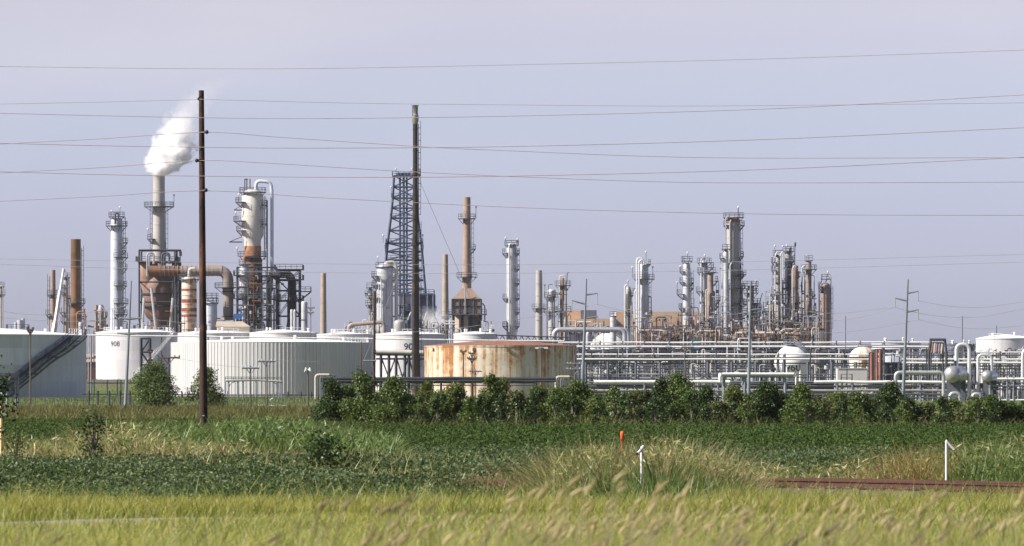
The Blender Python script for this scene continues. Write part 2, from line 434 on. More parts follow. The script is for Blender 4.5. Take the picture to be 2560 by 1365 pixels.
sc.view_settings.view_transform = 'Standard'; sc.view_settings.look = 'None'; sc.view_settings.exposure = .66
cy = sc.cycles
cy.max_bounces = 18; cy.diffuse_bounces = 3; cy.glossy_bounces = 3; cy.transmission_bounces = 4; cy.volume_bounces = 16
cy.transparent_max_bounces = 8; cy.use_denoising = True; cy.use_adaptive_sampling = True; cy.adaptive_threshold = .02
try: cy.caustics_reflective = False; cy.caustics_refractive = False
except Exception: pass
# ---------------------------------------------------------------- ground
def build_ground():
    Ys = np.unique(np.concatenate([np.arange(-20, 100, 4.), np.arange(100, 400, 20.), np.arange(400, 1540, 10.), np.array([1600, 2000, 3000, 5000, 9000.])]))
    Xs = np.unique(np.concatenate([np.arange(-400, 60, 10.), np.array([-6000, -2000, -800, 100, 200, 400, 800, 2000, 6000.])]))
    XX, YY = np.meshgrid(Xs, Ys); Z = terrain(XX, YY)
    n = len(Xs); i = np.arange(len(Ys)-1)[:, None]*n+np.arange(n-1)[None]
    Q = np.stack([i, i+1, i+n+1, i+n], -1)
    m, t, b = newmat('ground_mat')
    tc = t.nodes.new('ShaderNodeTexCoord'); sp = t.nodes.new('ShaderNodeSeparateXYZ'); t.links.new(tc.outputs['Object'], sp.inputs[0])
    y = sp.outputs[1]; n1 = noise(t, tc.outputs['Object'], .12, 5); n2 = noise(t, tc.outputs['Object'], 1.1, 5)
    yn = mth(t, 'ADD', y, mth(t, 'MULTIPLY', mth(t, 'SUBTRACT', n1, .5), 14.))
    grass = mix(t, ramp(t, n2, .3, .7), (.16, .155, .045), (.26, .23, .08))
    soil = mix(t, ramp(t, n2, .3, .7), (.030, .045, .02), (.055, .06, .03))
    rough = mix(t, ramp(t, n1, .35, .65), (.12, .13, .04), (.20, .16, .07))
    dike = mix(t, ramp(t, n1, .3, .7), (.075, .115, .03), (.15, .165, .055))
    yard = mix(t, ramp(t, n2, .3, .7), (.10, .09, .085), (.15, .13, .115))
    c = mix(t, ramp(t, y, 82., 88.), grass, soil)
    c = mix(t, ramp(t, yn, 296., 304.), c, rough)
    c = mix(t, ramp(t, yn, 700., 715.), c, dike)
    c = mix(t, ramp(t, yn, 1305., 1335.), c, yard)
    t.links.new(c, b.inputs['Base Color']); b.inputs['Roughness'].default_value = .95; b.inputs['Specular IOR Level'].default_value = .1
    o = npmesh('ground', np.stack([XX, YY, Z], -1), Q, m, smooth=True); tag(o, 'flat grassy ground reaching the horizon', 'ground', kind='structure')
    # gravel lane behind the near grass, crossing at a slant
    V = []; Qd = []; N = 44
    for X in np.linspace(-13, 9, N+1):
        yc = 50.5+1.5*X
        for yy in (yc-2.2, yc+2.2): V.append((X, yy, gz(X, yy)+.006))
    for k in range(N): Qd.append((2*k, 2*k+2, 2*k+3, 2*k+1))
    paint('lane_mat', (.30, .28, .26), .9, 0, .3, scale=3.)
    o = npmesh('road', V, Qd, 'lane_mat'); tag(o, 'pale gravel lane between the near grass and the verge', 'road', kind='structure')
    # service road along the plant fence
    mb = MB(); mb.V = [(-200, 716, .004), (-34, 716, .004), (-34, 722, .004), (-200, 722, .004)]; mb.Q = [(0, 1, 2, 3)]
    paint('service_mat', (.34, .33, .34), .9, 0, .2)
    o = obj('service_road', mb, 'service_mat'); tag(o, 'grey service road at the foot of the green dike', 'road', kind='structure')
build_ground()
def build_haze():
    m = bpy.data.materials.new('haze_mat'); m.use_nodes = True; t = m.node_tree; t.nodes.remove(t.nodes['Principled BSDF'])
    v = t.nodes.new('ShaderNodeVolumePrincipled'); v.inputs['Color'].default_value = (.90, .93, 1., 1); v.inputs['Density'].default_value = HAZE
    t.links.new(v.outputs[0], t.nodes['Material Output'].inputs['Volume'])
    o = obj('haze', MB().box(-6100, 6100, -30, 9100, -1.2, 92), m); tag(o, 'thin pale summer haze over the fields and the refinery', 'haze', kind='stuff')
HAZE = .00002
build_haze()
# ================================================================ storage tanks
def text_mesh(body, size):
    cu = bpy.data.curves.new('txt', 'FONT'); cu.body = body; cu.size = size; cu.align_x = 'CENTER'; cu.align_y = 'CENTER'; cu.offset = .006*size
    o = bpy.data.objects.new('txt', cu); C.objects.link(o)
    dg = bpy.context.evaluated_depsgraph_get(); me = bpy.data.meshes.new_from_object(o.evaluated_get(dg))
    V = [tuple(v.co) for v in me.vertices]; Q = [tuple(p.vertices) for p in me.polygons]
    bpy.data.objects.remove(o); bpy.data.meshes.remove(me); bpy.data.curves.remove(cu)
    mb = MB(); mb.V = V; mb.Q = Q
    return mb
def wrap_cyl(mb, R, th0, z0, off=.03):
    "wrap flat text on a cylinder; th0 = 0 faces the camera, positive to the right"
    out = []
    for x, y, _ in mb.V:
        t = th0+x/R; out.append(((R+off)*math.sin(t), -(R+off)*math.cos(t), z0+y))
    mb.V = out; return mb
def tank(label, px, hw, yrim, D, m, roof='white_roof', peak=None, z0=None, rim=True, n=96, group='white storage tanks', ribs=0, roof_kit=True, name='storage_tank'):
    t = T(name, label, 'tank', px, D, z0, group); R = hw*t.k; H = t.z(yrim)
    pk = t.z(peak)-H if peak else R*.06
    if ribs:
        mb = MB(); V = []; k = ribs
        for i in range(k):
            a = 2*PI*i/k; d = 2*PI/k
            for f, rr in ((0, R), (.80, R), (.84, R+.07), (.96, R+.07)):
                V.append((a+d*f, rr))
        m_ = len(V)
        mb.V = [(r*math.cos(a), r*math.sin(a), 0) for a, r in V]+[(r*math.cos(a), r*math.sin(a), H) for a, r in V]
        mb.Q = [(i, (i+1) % m_, m_+(i+1) % m_, m_+i) for i in range(m_)]
        t.part('shell', mb, m, ang=5)
    else:
        t.part('shell', MB().lathe([(R, 0), (R, H-.25), (R+.10, H-.24), (R+.10, H-.02), (R, H)], n, caps=False), m)
    pr = [(R+.06, H+.005), (R+.06, H+.05)]+[(R*(1-f), H+.05+pk*(f*(1.55-.55*f))) for f in (.02, .1, .25, .45, .7, .9, .985)]
    t.part('roof', MB().lathe(pr, n), roof, ang=50)
    t.R = R; t.H = H; t.pk = pk
    if roof_kit:
        for a, f in ((.6, .86), (2.2, .7), (4.1, .8), (5.2, .55)):
            x, y = R*f*math.cos(a), R*f*math.sin(a); z = H+pk*(1-f)
            t.part('roof_vent', MB().lathe([(.28, z-.2), (.28, z+.9), (.44, z+.92), (.2, z+1.15)], 10, (x, y)), 'white')
    return t
def wall_stair(t, a0, a1, z0, z1, m='steel_dark', w=1.1, rail='steel_rail', off=.25, amap=None):
    "stair winding up the shell; angle 0 faces the camera, positive to the right"
    n = int(abs(z1-z0)/.3); R = t.R; tr = MB(); st = [MB(), MB()]; rl = [MB(), MB()]
    def p(r, a, z): return (r*math.sin(a), -r*math.cos(a), z)
    ri, ro = R+off, R+off+w
    for k in range(n):
        f = k/n; g = (k+1)/n; a, b = a0+(a1-a0)*f, a0+(a1-a0)*g; a, b = (a, b) if amap is None else [float(np.interp(v_, amap[0], amap[1])) for v_ in (f, g)]; z = z0+(z1-z0)*f
        tr.add([p(ri, a, z), p(ro, a, z), p(ro, b, z), p(ri, b, z), p(ri, a, z+.06), p(ro, a, z+.06), p(ro, b, z+.06), p(ri, b, z+.06)],
               [(3,2,1,0),(4,5,6,7),(0,1,5,4),(1,2,6,5),(2,3,7,6),(3,0,4,7)])
        zz = z+(z1-z0)/n
        for q_, r in enumerate((ri, ro)):
            st[q_].add([p(r, a, z-.22), p(r, b, zz-.22), p(r, b, zz+.16), p(r, a, z+.16), p(r+.06, a, z-.22), p(r+.06, b, zz-.22), p(r+.06, b, zz+.16), p(r+.06, a, z+.16)],
                   [(0,1,2,3),(7,6,5,4),(0,4,5,1),(3,2,6,7)])
            for h in (.55, 1.1): rl[q_].bar(p(r, a, z+h), p(r, b, zz+h), .07)
            if k % 4 == 0: rl[q_].bar(p(r, a, z), p(r, a, z+1.1), .07)
        if k % 10 == 5: st[1].bar(p(R, a, z-1.2), p(ro, a, z-.1), .12); st[1].bar(p(R, a, z-.1), p(ro, a, z-.1), .12)
    s = t.part('stair', tr, m)
    for q_ in (0, 1): t.part('stringer', st[q_], m, s); t.part('railing', rl[q_], rail, s)
def roof_rail(t, a0, a1, m='white', r=.97, h=1.1):
    mb = MB(); n = max(3, int(abs(a1-a0)*t.R/1.4)); z = t.H+t.pk*(1-r)+.05
    P = [(t.R*r*math.sin(a0+(a1-a0)*k/n), -t.R*r*math.cos(a0+(a1-a0)*k/n)) for k in range(n+1)]
    for k, p in enumerate(P):
        mb.bar((*p, z), (*p, z+h), .09)
        if k < n:
            for f in (1, .5): mb.bar((*p, z+h*f), (*P[k+1], z+h*f), .09)
    t.part('railing', mb, m)
tank_paint('tank_near', (.66, .67, .69), 30, (11, 3.1), .20, .42)
tank_paint('tank_ribbed', (.60, .595, .60), 21, (40, 30), .0, .22, seam=.82)
tank_paint('tank_rust', (.70, .635, .53), 16, (7, 2.4), .14, .6, rust=1.0)
tank_paint('tank_white', (.66, .66, .66), 10, (8, 2.4), .08, .35)
tank_paint('tank_stained', (.70, .69, .67), 9, (8, 2.4), .05, .3, rust=.35)
# the grey-white tank cut by the left edge, with its long stair
t = tank('huge pale tank cut by the left edge, a long dark stair climbing its side', -188, 403, 839, 1056, 'tank_near', peak=812, n=160)
wall_stair(t, .56, 1.39, .2, t.H-.1, 'steel_dark', 1.5, 'steel_blue', .5, ((0, .22, .59, 1), (.585, .70, .915, 1.30)))
wall_stair(t, .545, 1.30, .6, t.H-.1, 'steel_dark', .5, 'steel_blue', .15, ((0, .22, .59, 1), (.54, .65, .855, 1.19)))  # narrow inner stair added to fill the dark band beside the stair
roof_rail(t, 1.25, 1.65)
# the big ribbed one
t = tank('big white tank with vertical ribs, greyer right side, behind the wooden pole', 678, 250, 857, 1237, 'tank_ribbed', peak=846, ribs=166, z0=0.)
wall_stair(t, 1.50, 2.4, 0.2, t.H-.1, 'steel_dark', 1.1, 'steel_dark')
roof_rail(t, .62, 1.6)
# rusty
t = tank('low cream tank streaked with rust all over, below the flare stack', 1251, 190, 865, 1180, 'tank_rust', roof='rust_roof' if paint('rust_roof', (.30, .15, .10), .8, 0, .35, rust=.35) else '', peak=851, z0=0., n=120, roof_kit=False)
for a in (-1.05, -.35, .1, .42, .62): t.part('vent', MB().box(*sorted((t.R*math.sin(a)-.3, t.R*math.sin(a)+.3)), -t.R*math.cos(a)-.25, -t.R*math.cos(a)+.3, t.H-1.1, t.H-.5), 'rust_brown')
# 908
t = tank('white tank numbered 908, left of the big ribbed tank', 342, 102, 831, 1400, 'tank_white', peak=822, z0=4.6)
t.part('number_marking', wrap_cyl(text_mesh('908', 1.75), t.R, math.asin((294-342)/102), t.z(861)), 'black_paint')
wall_stair(t, .02, 1.0, .6, t.H, 'white', 1.0, 'white')
t.part('rust_streak', MB().add([((t.R+.02)*math.sin(a), -(t.R+.02)*math.cos(a), z) for a, z in ((.705, 3.5), (.725, 3), (.73, t.H-.4), (.70, t.H-.4))], [(0, 1, 2, 3)]), 'rust_brown')
roof_rail(t, .5, 1.1); roof_rail(t, -.9, -.6)
t = tank('white tank just right of the 908 tank, bright left face, below the duct', 535, 91, 833, 1450, 'tank_white', peak=826, z0=4.6); roof_rail(t, .15, .8)
t = tank('squat white tank with rust flecks below the wide steel lattice, left of centre', 709, 85, 832, 1440, 'tank_stained', peak=824, z0=4.6); roof_rail(t, .1, .9)
t = tank('plain white tank below the slim beige chimney, behind the ribbed tank', 866, 74, 836, 1420, 'tank_white', peak=831, z0=0.); roof_rail(t, -.5, 1.2)
t = tank('white tank numbered 90 and a hidden digit, behind the flare stack', 1025, 92, 836, 1400, 'tank_white', peak=828, z0=0.)
t.part('number_marking', wrap_cyl(text_mesh('906', 2.3), t.R, math.asin((1028.5-1025)/92), t.z(868)), 'black_paint')
roof_rail(t, -.2, .9)
t = tank('white tank behind the right half of the rusty tank, left of the lattice boom', 1188, 54, 835, 1440, 'tank_white', peak=829, z0=0.)
t = tank('tall white cone-roofed tank at the right edge with a thin stair', 2514, 74, 846, 1500, 'tank_white', peak=836, z0=0.)
wall_stair(t, -.35, .75, .3, t.H, 'white', 1.0, 'white'); roof_rail(t, -.7, -.2)
t = tank('wide grey-green low tank far behind the pipe racks on the right', 2240, 62, 856, 1620, 'tower_pale', roof='steel', peak=851, z0=0.)
t = tank('dark grey low tank beside the far trees, left of the white cone tank', 2398, 38, 861, 1640, 'bldg_slate', roof='steel', peak=858, z0=0.)
# spheres and bullets among the racks
def sphere_tank(label, px, py, r, D, txt=None, m='white', legs=8, ystair=True):
    t = T('sphere_tank', label, 'sphere tank', px, D, 0., 'spherical gas tanks'); R = r*t.k; zc = t.z(py)
    pr = [(max(.02, R*math.sin(a)), zc-R*math.cos(a)) for a in np.linspace(0.02, PI-.02, 25)]
    t.part('shell', MB().lathe(pr, 48), m, ang=80)
    t.part('equator_band', MB().sector(R*.99, R+.12, zc-.35, zc-.1, 0, 2*PI, 40), m)
    for k in range(legs):
        a = 2*PI*(k+.5)/legs; x, y = R*.93*math.cos(a), R*.93*math.sin(a)
        t.part('leg', MB().cyl((x, y, 0), (x, y, zc), .32, n=10), m)
    if ystair:
        mb = MB(); P = []
        for k in range(25):
            f = k/24; a = .15+1.15*f; la = 1.25-1.1*f
            P.append(((R+.5)*math.cos(la)*math.sin(a*.9), -(R+.5)*math.cos(la)*math.cos(a*.9), zc+(R+.5)*math.sin(la)))
        for p, q in zip(P[:-1], P[1:]):
            for h in (0, .55, 1.1): mb.bar((p[0], p[1], p[2]+h), (q[0], q[1], q[2]+h), .12)
            mb.bar(p, (p[0], p[1], p[2]+1.1), .08)
        t.part('stair', mb, 'galv')
    t.part('top_platform', MB().sector(.5, 2.2, zc+R-.1, zc+R+.08, 0, 2*PI).rail_arc(2.15, zc+R+.08, 0, 2*PI), 'galv')
    if txt:
        tm = text_mesh(txt, 2.5); out = []; dz = -1.0; dxa = (1980-px)/r
        for x, y, _ in tm.V:
            la = (dz+y)/R; lo = x/R/max(.3, math.cos(la))+dxa
            out.append(((R+.05)*math.cos(la)*math.sin(lo), -(R+.05)*math.cos(la)*math.cos(lo), zc+(R+.05)*math.sin(la)))
        tm.V = out; t.part('number_marking', tm, 'black_paint')
sphere_tank('white spherical tank marked 960 among the pipe racks', 1982, 909, 47, 1330, '960')
sphere_tank('white spherical tank behind the big silver bent pipe', 1524, 882, 52, 1480)
t = T('gas_vessel', 'white round-topped vessel with an orange rust patch, beside the red striped bundles', 'vessel', 2158, 1310, 0.)
R = 34*t.k; z1 = t.z(892)
tank_paint('vessel_stain', (.80, .77, .68), 4, (5, 2.), .05, .3, rust=.85)
t.part('shell', MB().lathe([(R*.96, 0), (R, 2), (R, z1)]+[(R*math.cos(a), z1+R*.75*math.sin(a)) for a in (.3, .6, .9, 1.2, 1.4)], 36), 'vessel_stain', ang=60)
t.part('band', MB().sector(R, R+.15, z1-.4, z1-.1, 0, 2*PI, 30), 'rust_brown'); t.plat(890, 'R', 34, 9); t.part('rust_patch', MB().sector(R, R+.06, t.z(945), t.z(893), -1.75, -1.35), 'rust_orange' if paint('rust_orange', (.42, .19, .09), .7, 0, .4, rust=.25) else '')
paint('drum_alu', (.52, .53, .54), .35, .55, .25, scale=.8)
def drum(label, px, py, r, D, length, m='drum_alu', yaw=.26):
    t = T('horizontal_drum', label, 'drum', px, D, 0., 'silver horizontal drums'); R = r*t.k; zc = t.z(py)
    ax = Vector((math.sin(yaw), math.cos(yaw), 0)); mb = MB(); n = 32
    u = Vector((ax.y, -ax.x, 0)); v = Vector((0, 0, 1)); P = []
    for s_, rr in [(-R*.85*math.cos(a), R*math.sin(a)) for a in (.06, .3, .6, .9, 1.2, 1.45)]+[(0, R), (length, R), (length+R*.3, R*.8), (length+R*.5, R*.2)]:
        P.append([ax*s_+Vector((0, 0, zc))+u*(rr*math.cos(2*PI*k/n))+v*(rr*math.sin(2*PI*k/n)) for k in range(n)])
    mb.V = [tuple(p) for row in P for p in row]; m_ = len(P)
    mb.Q = [(k*n+(i+1) % n, k*n+i, (k+1)*n+i, (k+1)*n+(i+1) % n) for k in range(m_-1) for i in range(n)]+[tuple(range(n)), tuple(range(m_*n-1, (m_-1)*n-1, -1))]
    t.part('shell', mb, m, ang=60)
    for s_ in (1.2, length-1.2):
        c = ax*s_; b = MB(); w = u*R*.8
        for d in (-.25, .25):
            pass
        b.add([tuple(c-w-ax*.3), tuple(c+w-ax*.3), tuple(c+w+ax*.3), tuple(c-w+ax*.3)]+[tuple(q+Vector((0, 0, zc-R*.45))) for q in (c-w-ax*.3, c+w-ax*.3, c+w+ax*.3, c-w+ax*.3)],
              [(3,2,1,0),(4,5,6,7),(0,1,5,4),(1,2,6,5),(2,3,7,6),(3,0,4,7)])
        t.part('saddle', b, 'steel')
    o = MB().cyl((ax*length*.35)+Vector((0, 0, zc+R*.9)), (ax*length*.35)+Vector((0, 0, zc+R+1.)), .3)
    t.part('nozzle', o, 'steel_dark')
drum('large silver horizontal drum with a dished end, right part of the racks', 2381, 936, 21.5, 1080, 8)
drum('smaller silver horizontal drum, right of the larger one', 2468, 941, 15, 1080, 6)
# ================================================================ stacks and columns
def stack(name, label, D, px, prof, m, plats=(), **k): return column(name, label, 'chimney', D, px, prof, m, plats, dome=False, **k)
stack('chimney', 'rusty orange-brown chimney, widest of those at far left', 1500, 189.5, [(598, 12.5), (755, 13), (850, 13.5)], 'rust_chim' if tank_paint('rust_chim', (.20, .105, .055), 1.4, (30, 4.2), .40, .6, rust=.35, rustcol=(.07, .035, .02)) else '', [(757, 'F', 11)], ladder=(1, 620, 830), seams=4.2, z0=4.6)
stack('chimney', 'thin grey chimney with two small platforms, left of the white boom', 1520, 132.5, [(675, 6), (800, 7.5)], 'stack_tan', [(736, 'F', 9), (785, 'L', 12)], ladder=(-1, 690, 830), z0=4.6)
stack('chimney', 'short dark grey vent chimney, far left beside the blueish column', 1560, 241, [(763, 4)], 'stack_tan', z0=4.6)
stack('chimney', 'slim beige chimney standing alone, left of the lattice derrick', 1650, 808.5, [(683, 6.5), (825, 8)], 'stack_beige')
stack('chimney', 'plain beige chimney between the flare stack and the brown furnace', 1620, 1113.5, [(636, 6.5), (800, 8.5)], 'stack_beige', [(790, 'F', 7)])
stack('chimney', 'pale grey spiral-straked chimney, right of the slim light column', 1500, 1347.5, [(676, 8), (830, 9)], 'stack_grey', [(771, 'F', 9)], seams=3.2, lip=.12)
# --- left columns
column('distillation_column', 'blueish white column with many small platforms, left of the steam stack', 'column', 1500, 291.5,
       [(548, 13.5), (560, 14.5), (820, 16)], 'tower_pale', [(541, 'F', 7), (564, 'F', 13), (606, 'R', 14), (626, 'R', 10), (643, 'W', 14), (671, 'R', 12), (714, 'W', 11), (758, 'W', 14), (786, 'W', 12)],
       [([(288, 560), (288, 533), (296, 533), (296, 548)], 2.2, 'steel')], ladder=(1, 560, 800), lamps=[(300, 520, 540), (313, 548, 563), (279, 530, 541)], z0=4.6)
column('distillation_column', 'narrow dark column crowded with pipes behind the rusty chimney', 'column', 1530, 165, [(690, 4), (700, 5)], 'tower_grey',
       [(693, 'F', 6), (712, 'L', 10), (730, 'L', 9), (750, 'W', 10), (780, 'L', 12), (802, 'L', 9)], [([(172, 830), (172, 700), (168, 690)], 2, 'galv'), ([(160, 830), (160, 715)], 1.6, 'galv')], z0=4.6)
column('distillation_column', 'slender grey column cut by the left edge', 'column', 1500, 3, [(716, 4)], 'tower_grey', [(736, 'F', 6), (716, 'F', 4)], [([(7, 830), (7, 712), (2, 706)], 1.4, 'alu')], z0=.6)
column('vessel', 'small grey vessel with pipework left of the blueish column', 'vessel', 1540, 253, [(765, 6), (775, 8)], 'tower_grey', [(790, 'R', 8)], [([(262, 830), (262, 775), (252, 762)], 1.8, 'alu')], z0=4.6)
t = T('crane', 'white telescopic crane boom leaning beside the thin chimney', 'crane', 122, 1490, 4.6)
a, b = t.l(121, 838), t.l(159, 672)
a = (a[0], a[1], 3.4)
A, B = Vector(a), Vector(b); m1 = A.lerp(B, .45); m2 = A.lerp(B, .78)
t.part('boom', MB().bar(A, m1, 1.0).bar(m1, m2, .75), 'white'); t.part('boom_tip', MB().bar(m2, B, .45).bar(B, B+Vector((.5, 0, -.8)), .3), 'white')
t.part('carriage', MB().box(-4, 3, -1.4, 1.4, .9, 2.2).box(-2, 1, -1.2, 1.2, 2.2, 3.8), 'post_yellow')
for x in (-3, -1.2, 1, 2.4):
    for y in (-1.3, 1.3): t.part('wheel', MB().cyl((x, y-.25, .65), (x, y+.25, .65), .65, n=14), 'insul_black')
# --- the steam stack unit
t = column('steam_stack', 'tall grey stack with a ring platform, steam pouring from its top', 'chimney', 1500, 397.5,
           [(441, 14.5), (590, 15.5), (640, 17), (700, 19)], 'stack_grey', [(516, 'F', 23), (597, 'L', 14)], dome=False, seams=3.,
           ladder=[(-1, 520, 640), (1, 520, 640)], lamps=[(435, 490, 514), (370, 575, 596)], z0=4.6)
t = T('reactor', 'brown bulging reactor vessel under the steam stack with a curved outlet', 'reactor', 400, 1488, 4.6)
t.part('shell', shell([(24*t.k, 0), (24*t.k, t.z(800)), (43*t.k, t.z(765)), (44*t.k, t.z(722)), (38*t.k, t.z(700)), (20*t.k, t.z(682))], 0), 'duct_brown')
t.part('cyclone', MB().lathe([(12*t.k, t.z(745)), (12*t.k, t.z(735)), (24*t.k, t.z(695)), (25*t.k, t.z(662)), (20*t.k, t.z(655))], 28, (t.x(371), -8*t.k)), 'rust_pale' if paint('rust_pale', (.36, .23, .18), .65, 0, .25, rust=.2) else '')
t.pipe([(371, 740), (371, 785), (400, 802), (410, 800)], 12.5, 'duct_brown', dy=-1, rad=25, name='outlet_pipe', n=20)
for y, w_ in ((735, 45), (765, 44)): t.part('stiffener_ring', MB().sector(w_*t.k, w_*t.k+.25, t.z(y)-.2, t.z(y)+.2, 0, 2*PI, 30), 'steel_dark')
def steel_frame(label, D, x0, x1, ytop, depth, cols, levels, z0=None, m='steel_dark', rails=(), brace=True, name='steel_frame', w=.38, decks=True, yb=None):
    t = T(name, label, 'steel frame', (x0+x1)/2, D, z0); xs = [t.x(x0+(x1-x0)*i/(cols-1)) for i in range(cols)]
    zt = t.z(ytop); zl = [0.]+sorted(t.z(y) for y in levels)
    if zt-zl[-1] > .5: zl.append(zt)
    for y in (0, depth):
        for x in xs: t.part('post', MB().bar((x, y, 0), (x, y, zt), w), m)
    for k, z in enumerate(zl[1:]):
        mb = MB()
        for y in (0, depth): mb.bar((xs[0], y, z), (xs[-1], y, z), w*.8)
        for x in xs: mb.bar((x, 0, z), (x, depth, z), w*.8)
        if decks and k in rails: mb.box(xs[0]-.9, xs[-1]+.9, -.9, depth+.9, z+w*.42, z+w*.42+.15)
        o = t.part('floor', mb, m)
        if k in rails: t.part('railing', MB().rail_line([(xs[0]-.85, depth+.85, z+.3), (xs[0]-.85, -.85, z+.3), (xs[-1]+.85, -.85, z+.3), (xs[-1]+.85, depth+.85, z+.3)]), 'steel_rail', o)
    if brace:
        mb = MB()
        for i in range(cols-1):
            for a, b in zip(zl[:-1], zl[1:]):
                for y in (0, depth):
                    if (i+int(a)) % 2 == 0: mb.bar((xs[i], y, a), (xs[i+1], y, b), w*.5)
                    else: mb.bar((xs[i+1], y, a), (xs[i], y, b), w*.5)
        t.part('brace', mb, m)
    return t
steel_frame('dark open steel frame round the brown reactor under the steam stack', 1482, 348, 437, 625, 9, 2, (655, 705, 755, 815), 4.6, rails=(3,), w=.34, brace=False)
steel_frame('dark slim steel frame right of the brown reactor, left of the banded vessel', 1483, 432, 447, 655, 7, 2, (700, 740, 780), 4.6, w=.36, brace=False)
t = T('diagonal_strut', 'pair of pale diagonal struts propping the brown reactor', 'strut', 392, 1478, 4.6)
for pa, pb in (((378, 720), (404, 812)), ((432, 745), (415, 812)), ((360, 745), (348, 812))): t.part('strut', MB().cyl(t.l(*pa), (t.x(pb[0]), 0, 0), .34, n=8), 'tower_light')
t = T('jib_hoist', 'dark jib hoist with a hanging hook above the reactor frame', 'hoist', 452, 1480, 4.6)
t.part('jib', MB().bar(t.l(400, 626), t.l(453, 626), .4), 'steel_dark'); t.part('hook', MB().bar(t.l(451, 628), t.l(451, 640), .55).bar(t.l(451, 640), t.l(451, 660), .12), 'steel_dark')
t.part('mast', MB().bar((t.x(440), 1, 0), t.l(440, 626, 1), .4), 'steel_dark')
for i, (xa, xb, ya, dy_) in enumerate(((368, 385, 632, -2), (405, 424, 632, -2))):
    t = T('bent_pipe', ('pair of pale bent pipe loops left of the steam stack base', 'dark bent pipe loops right of the steam stack base')[i], 'pipe', (xa+xb)/2, 1479, 4.6)
    for q in (0, 5): t.pipe([(xa+q, 690), (xa+q, ya+q), (xb-q*.3, ya+q), (xb-q*.3, 660)], 2.2, ('alu', 'steel')[i], rad=8)
t = T('exhaust_duct', 'large insulated duct running right from the stack and bending down', 'duct', 480, 1476, 4.6)
P = [t.l(385, 677), t.l(440, 677)]
t.part('duct_section', MB().tube([t.l(372, 677), t.l(452, 678)], 13*t.k, 24), 'rust_brown', label='rusty brown duct section beside the reactor')
t.pipe([(452, 678), (555, 676), (570, 690), (570, 800)], 13.5, 'duct_tan', rad=32, name='duct_elbow', n=24)
for x in range(400, 560, 11): t.part('duct_band', MB().cyl(t.l(x, 677), t.l(x+1.6, 677), 14.3*t.k, n=24), 'duct_tan')
for y in (720, 728, 790): t.part('duct_flange', MB().cyl(t.l(570, y), t.l(570, y+2), 15.5*t.k, n=24), 'steel_dark')
o = T('service_platform', 'railed ring platform round the downward duct elbow', 'platform', 570, 1476, 0.)
o.plat(718, 'F', 15, 19)
o.part('support_post', MB().bar((t.x(570)+2.6, 0, 0), (t.x(570)+2.6, 0, o.z(718)-.28), .3), 'steel')
tank_paint('banded', (.66, .60, .52), 1.9, (40, 3.), .06, .4, rust=.72, rustcol=(.24, .09, .04))
paint('rust_red_band', (.24, .07, .04), .7, 0, .4, rust=.2, rustcol=(.55, .48, .40))
bt = column('banded_vessel', 'tall vessel with red rust bands and flaking cream paint', 'vessel', 1470, 473, [(700, 18), (720, 18.5)], 'banded',
       [(698, 'F', 8)], [([(473, 700), (473, 672), (487, 672)], 4, 'tower_cream', 0)], seams=2.2, lip=.14, z0=4.6)
column('vessel', 'light grey vessel with a railed frame top, right of the wooden pole', 'vessel', 1470, 526, [(760, 15.5), (770, 16)], 'tower_pale', [(757, 'F', 5), (744, 'F', 4)], [([(541, 830), (541, 745)], 1.5, 'steel')], seams=2.4, z0=4.6)
for y0_, y1_ in ((748, 757), (770, 779), (786, 792), (722, 727)):
    bt.part('rust_band', MB().sector(18.4*bt.k, 19.1*bt.k, bt.z(y1_), bt.z(y0_), 0, 2*PI, 40), 'rust_red_band')
# --- catalytic cracker
t = column('cracking_tower', 'large cream cracking tower, broad top tapering to a rusty neck', 'tower', 1480, 631.5,
    [(484, 23), (492, 27.5), (588, 27.5), (600, 21), (617, 20.5), (632, 21), (660, 22), (830, 24)], 'regen', [(480, 'F', 11), (505, 'L', 16), (552, 'L', 21), (576, 'L', 14), (512, 'R', 10), (560, 'R', 9), (640, 'F', 15), (700, 'W', 12), (745, 'F', 10)],
    [([(640, 478), (640, 452), (677, 455), (680, 480), (680, 690)], 4.4, 'tower_pale', -.5), ([(662, 490), (662, 650)], 1.4, 'steel'), ([(668, 500), (668, 820)], 1.6, 'steel', 1.5)],
    ladder=(1, 500, 640), lamps=[(597, 488, 505), (590, 532, 551), (593, 622, 640)], seams=5, z0=4.6) if tank_paint('regen', (.63, .60, .54), 2.9, (9, 3.4), .05, .35, rust=.05) else None
t.part('neck_rust', MB().lathe([(21.5*t.k, t.z(640)), (21.6*t.k, t.z(618)), (20.8*t.k, t.z(615))], 28, caps=False), 'rust_orange' if paint('rust_orange', (.42, .19, .09), .7, 0, .4, rust=.25) else '')
t.part('lower_casing', MB().lathe([(25*t.k, 0), (25*t.k, t.z(700)), (24*t.k, t.z(655)), (22.6*t.k, t.z(645))], 32), 'regen_brown')
mb = MB()
for x in (612, 617, 625): mb.bar(t.l(x, 478), t.l(x, 447), .2); 
mb.bar(t.l(611, 448), t.l(620, 448), .2)
t.part('vent_pipe', mb, 'steel_dark')
t.part('boom', MB().bar(t.l(573, 605, -2), t.l(606, 605, -2), .22).bar(t.l(573, 605, -2), t.l(604, 592, -2), .14).bar(t.l(585, 525, -2), t.l(606, 525, -2), .2).bar(t.l(585, 525, -2), t.l(606, 512, -2), .12), 'steel_dark')
column('vessel', 'white cylinder vessel hung beside the dark body of the cracking tower', 'vessel', 1470, 611, [(664, 10), (672, 12.5), (725, 12.5), (738, 8), (752, 5)], 'tower_light', [(660, 'F', 5), (735, 'F', 12)], [([(611, 665), (611, 640), (622, 640)], 4, 'rust_orange', 0)], seams=0, z0=4.6)
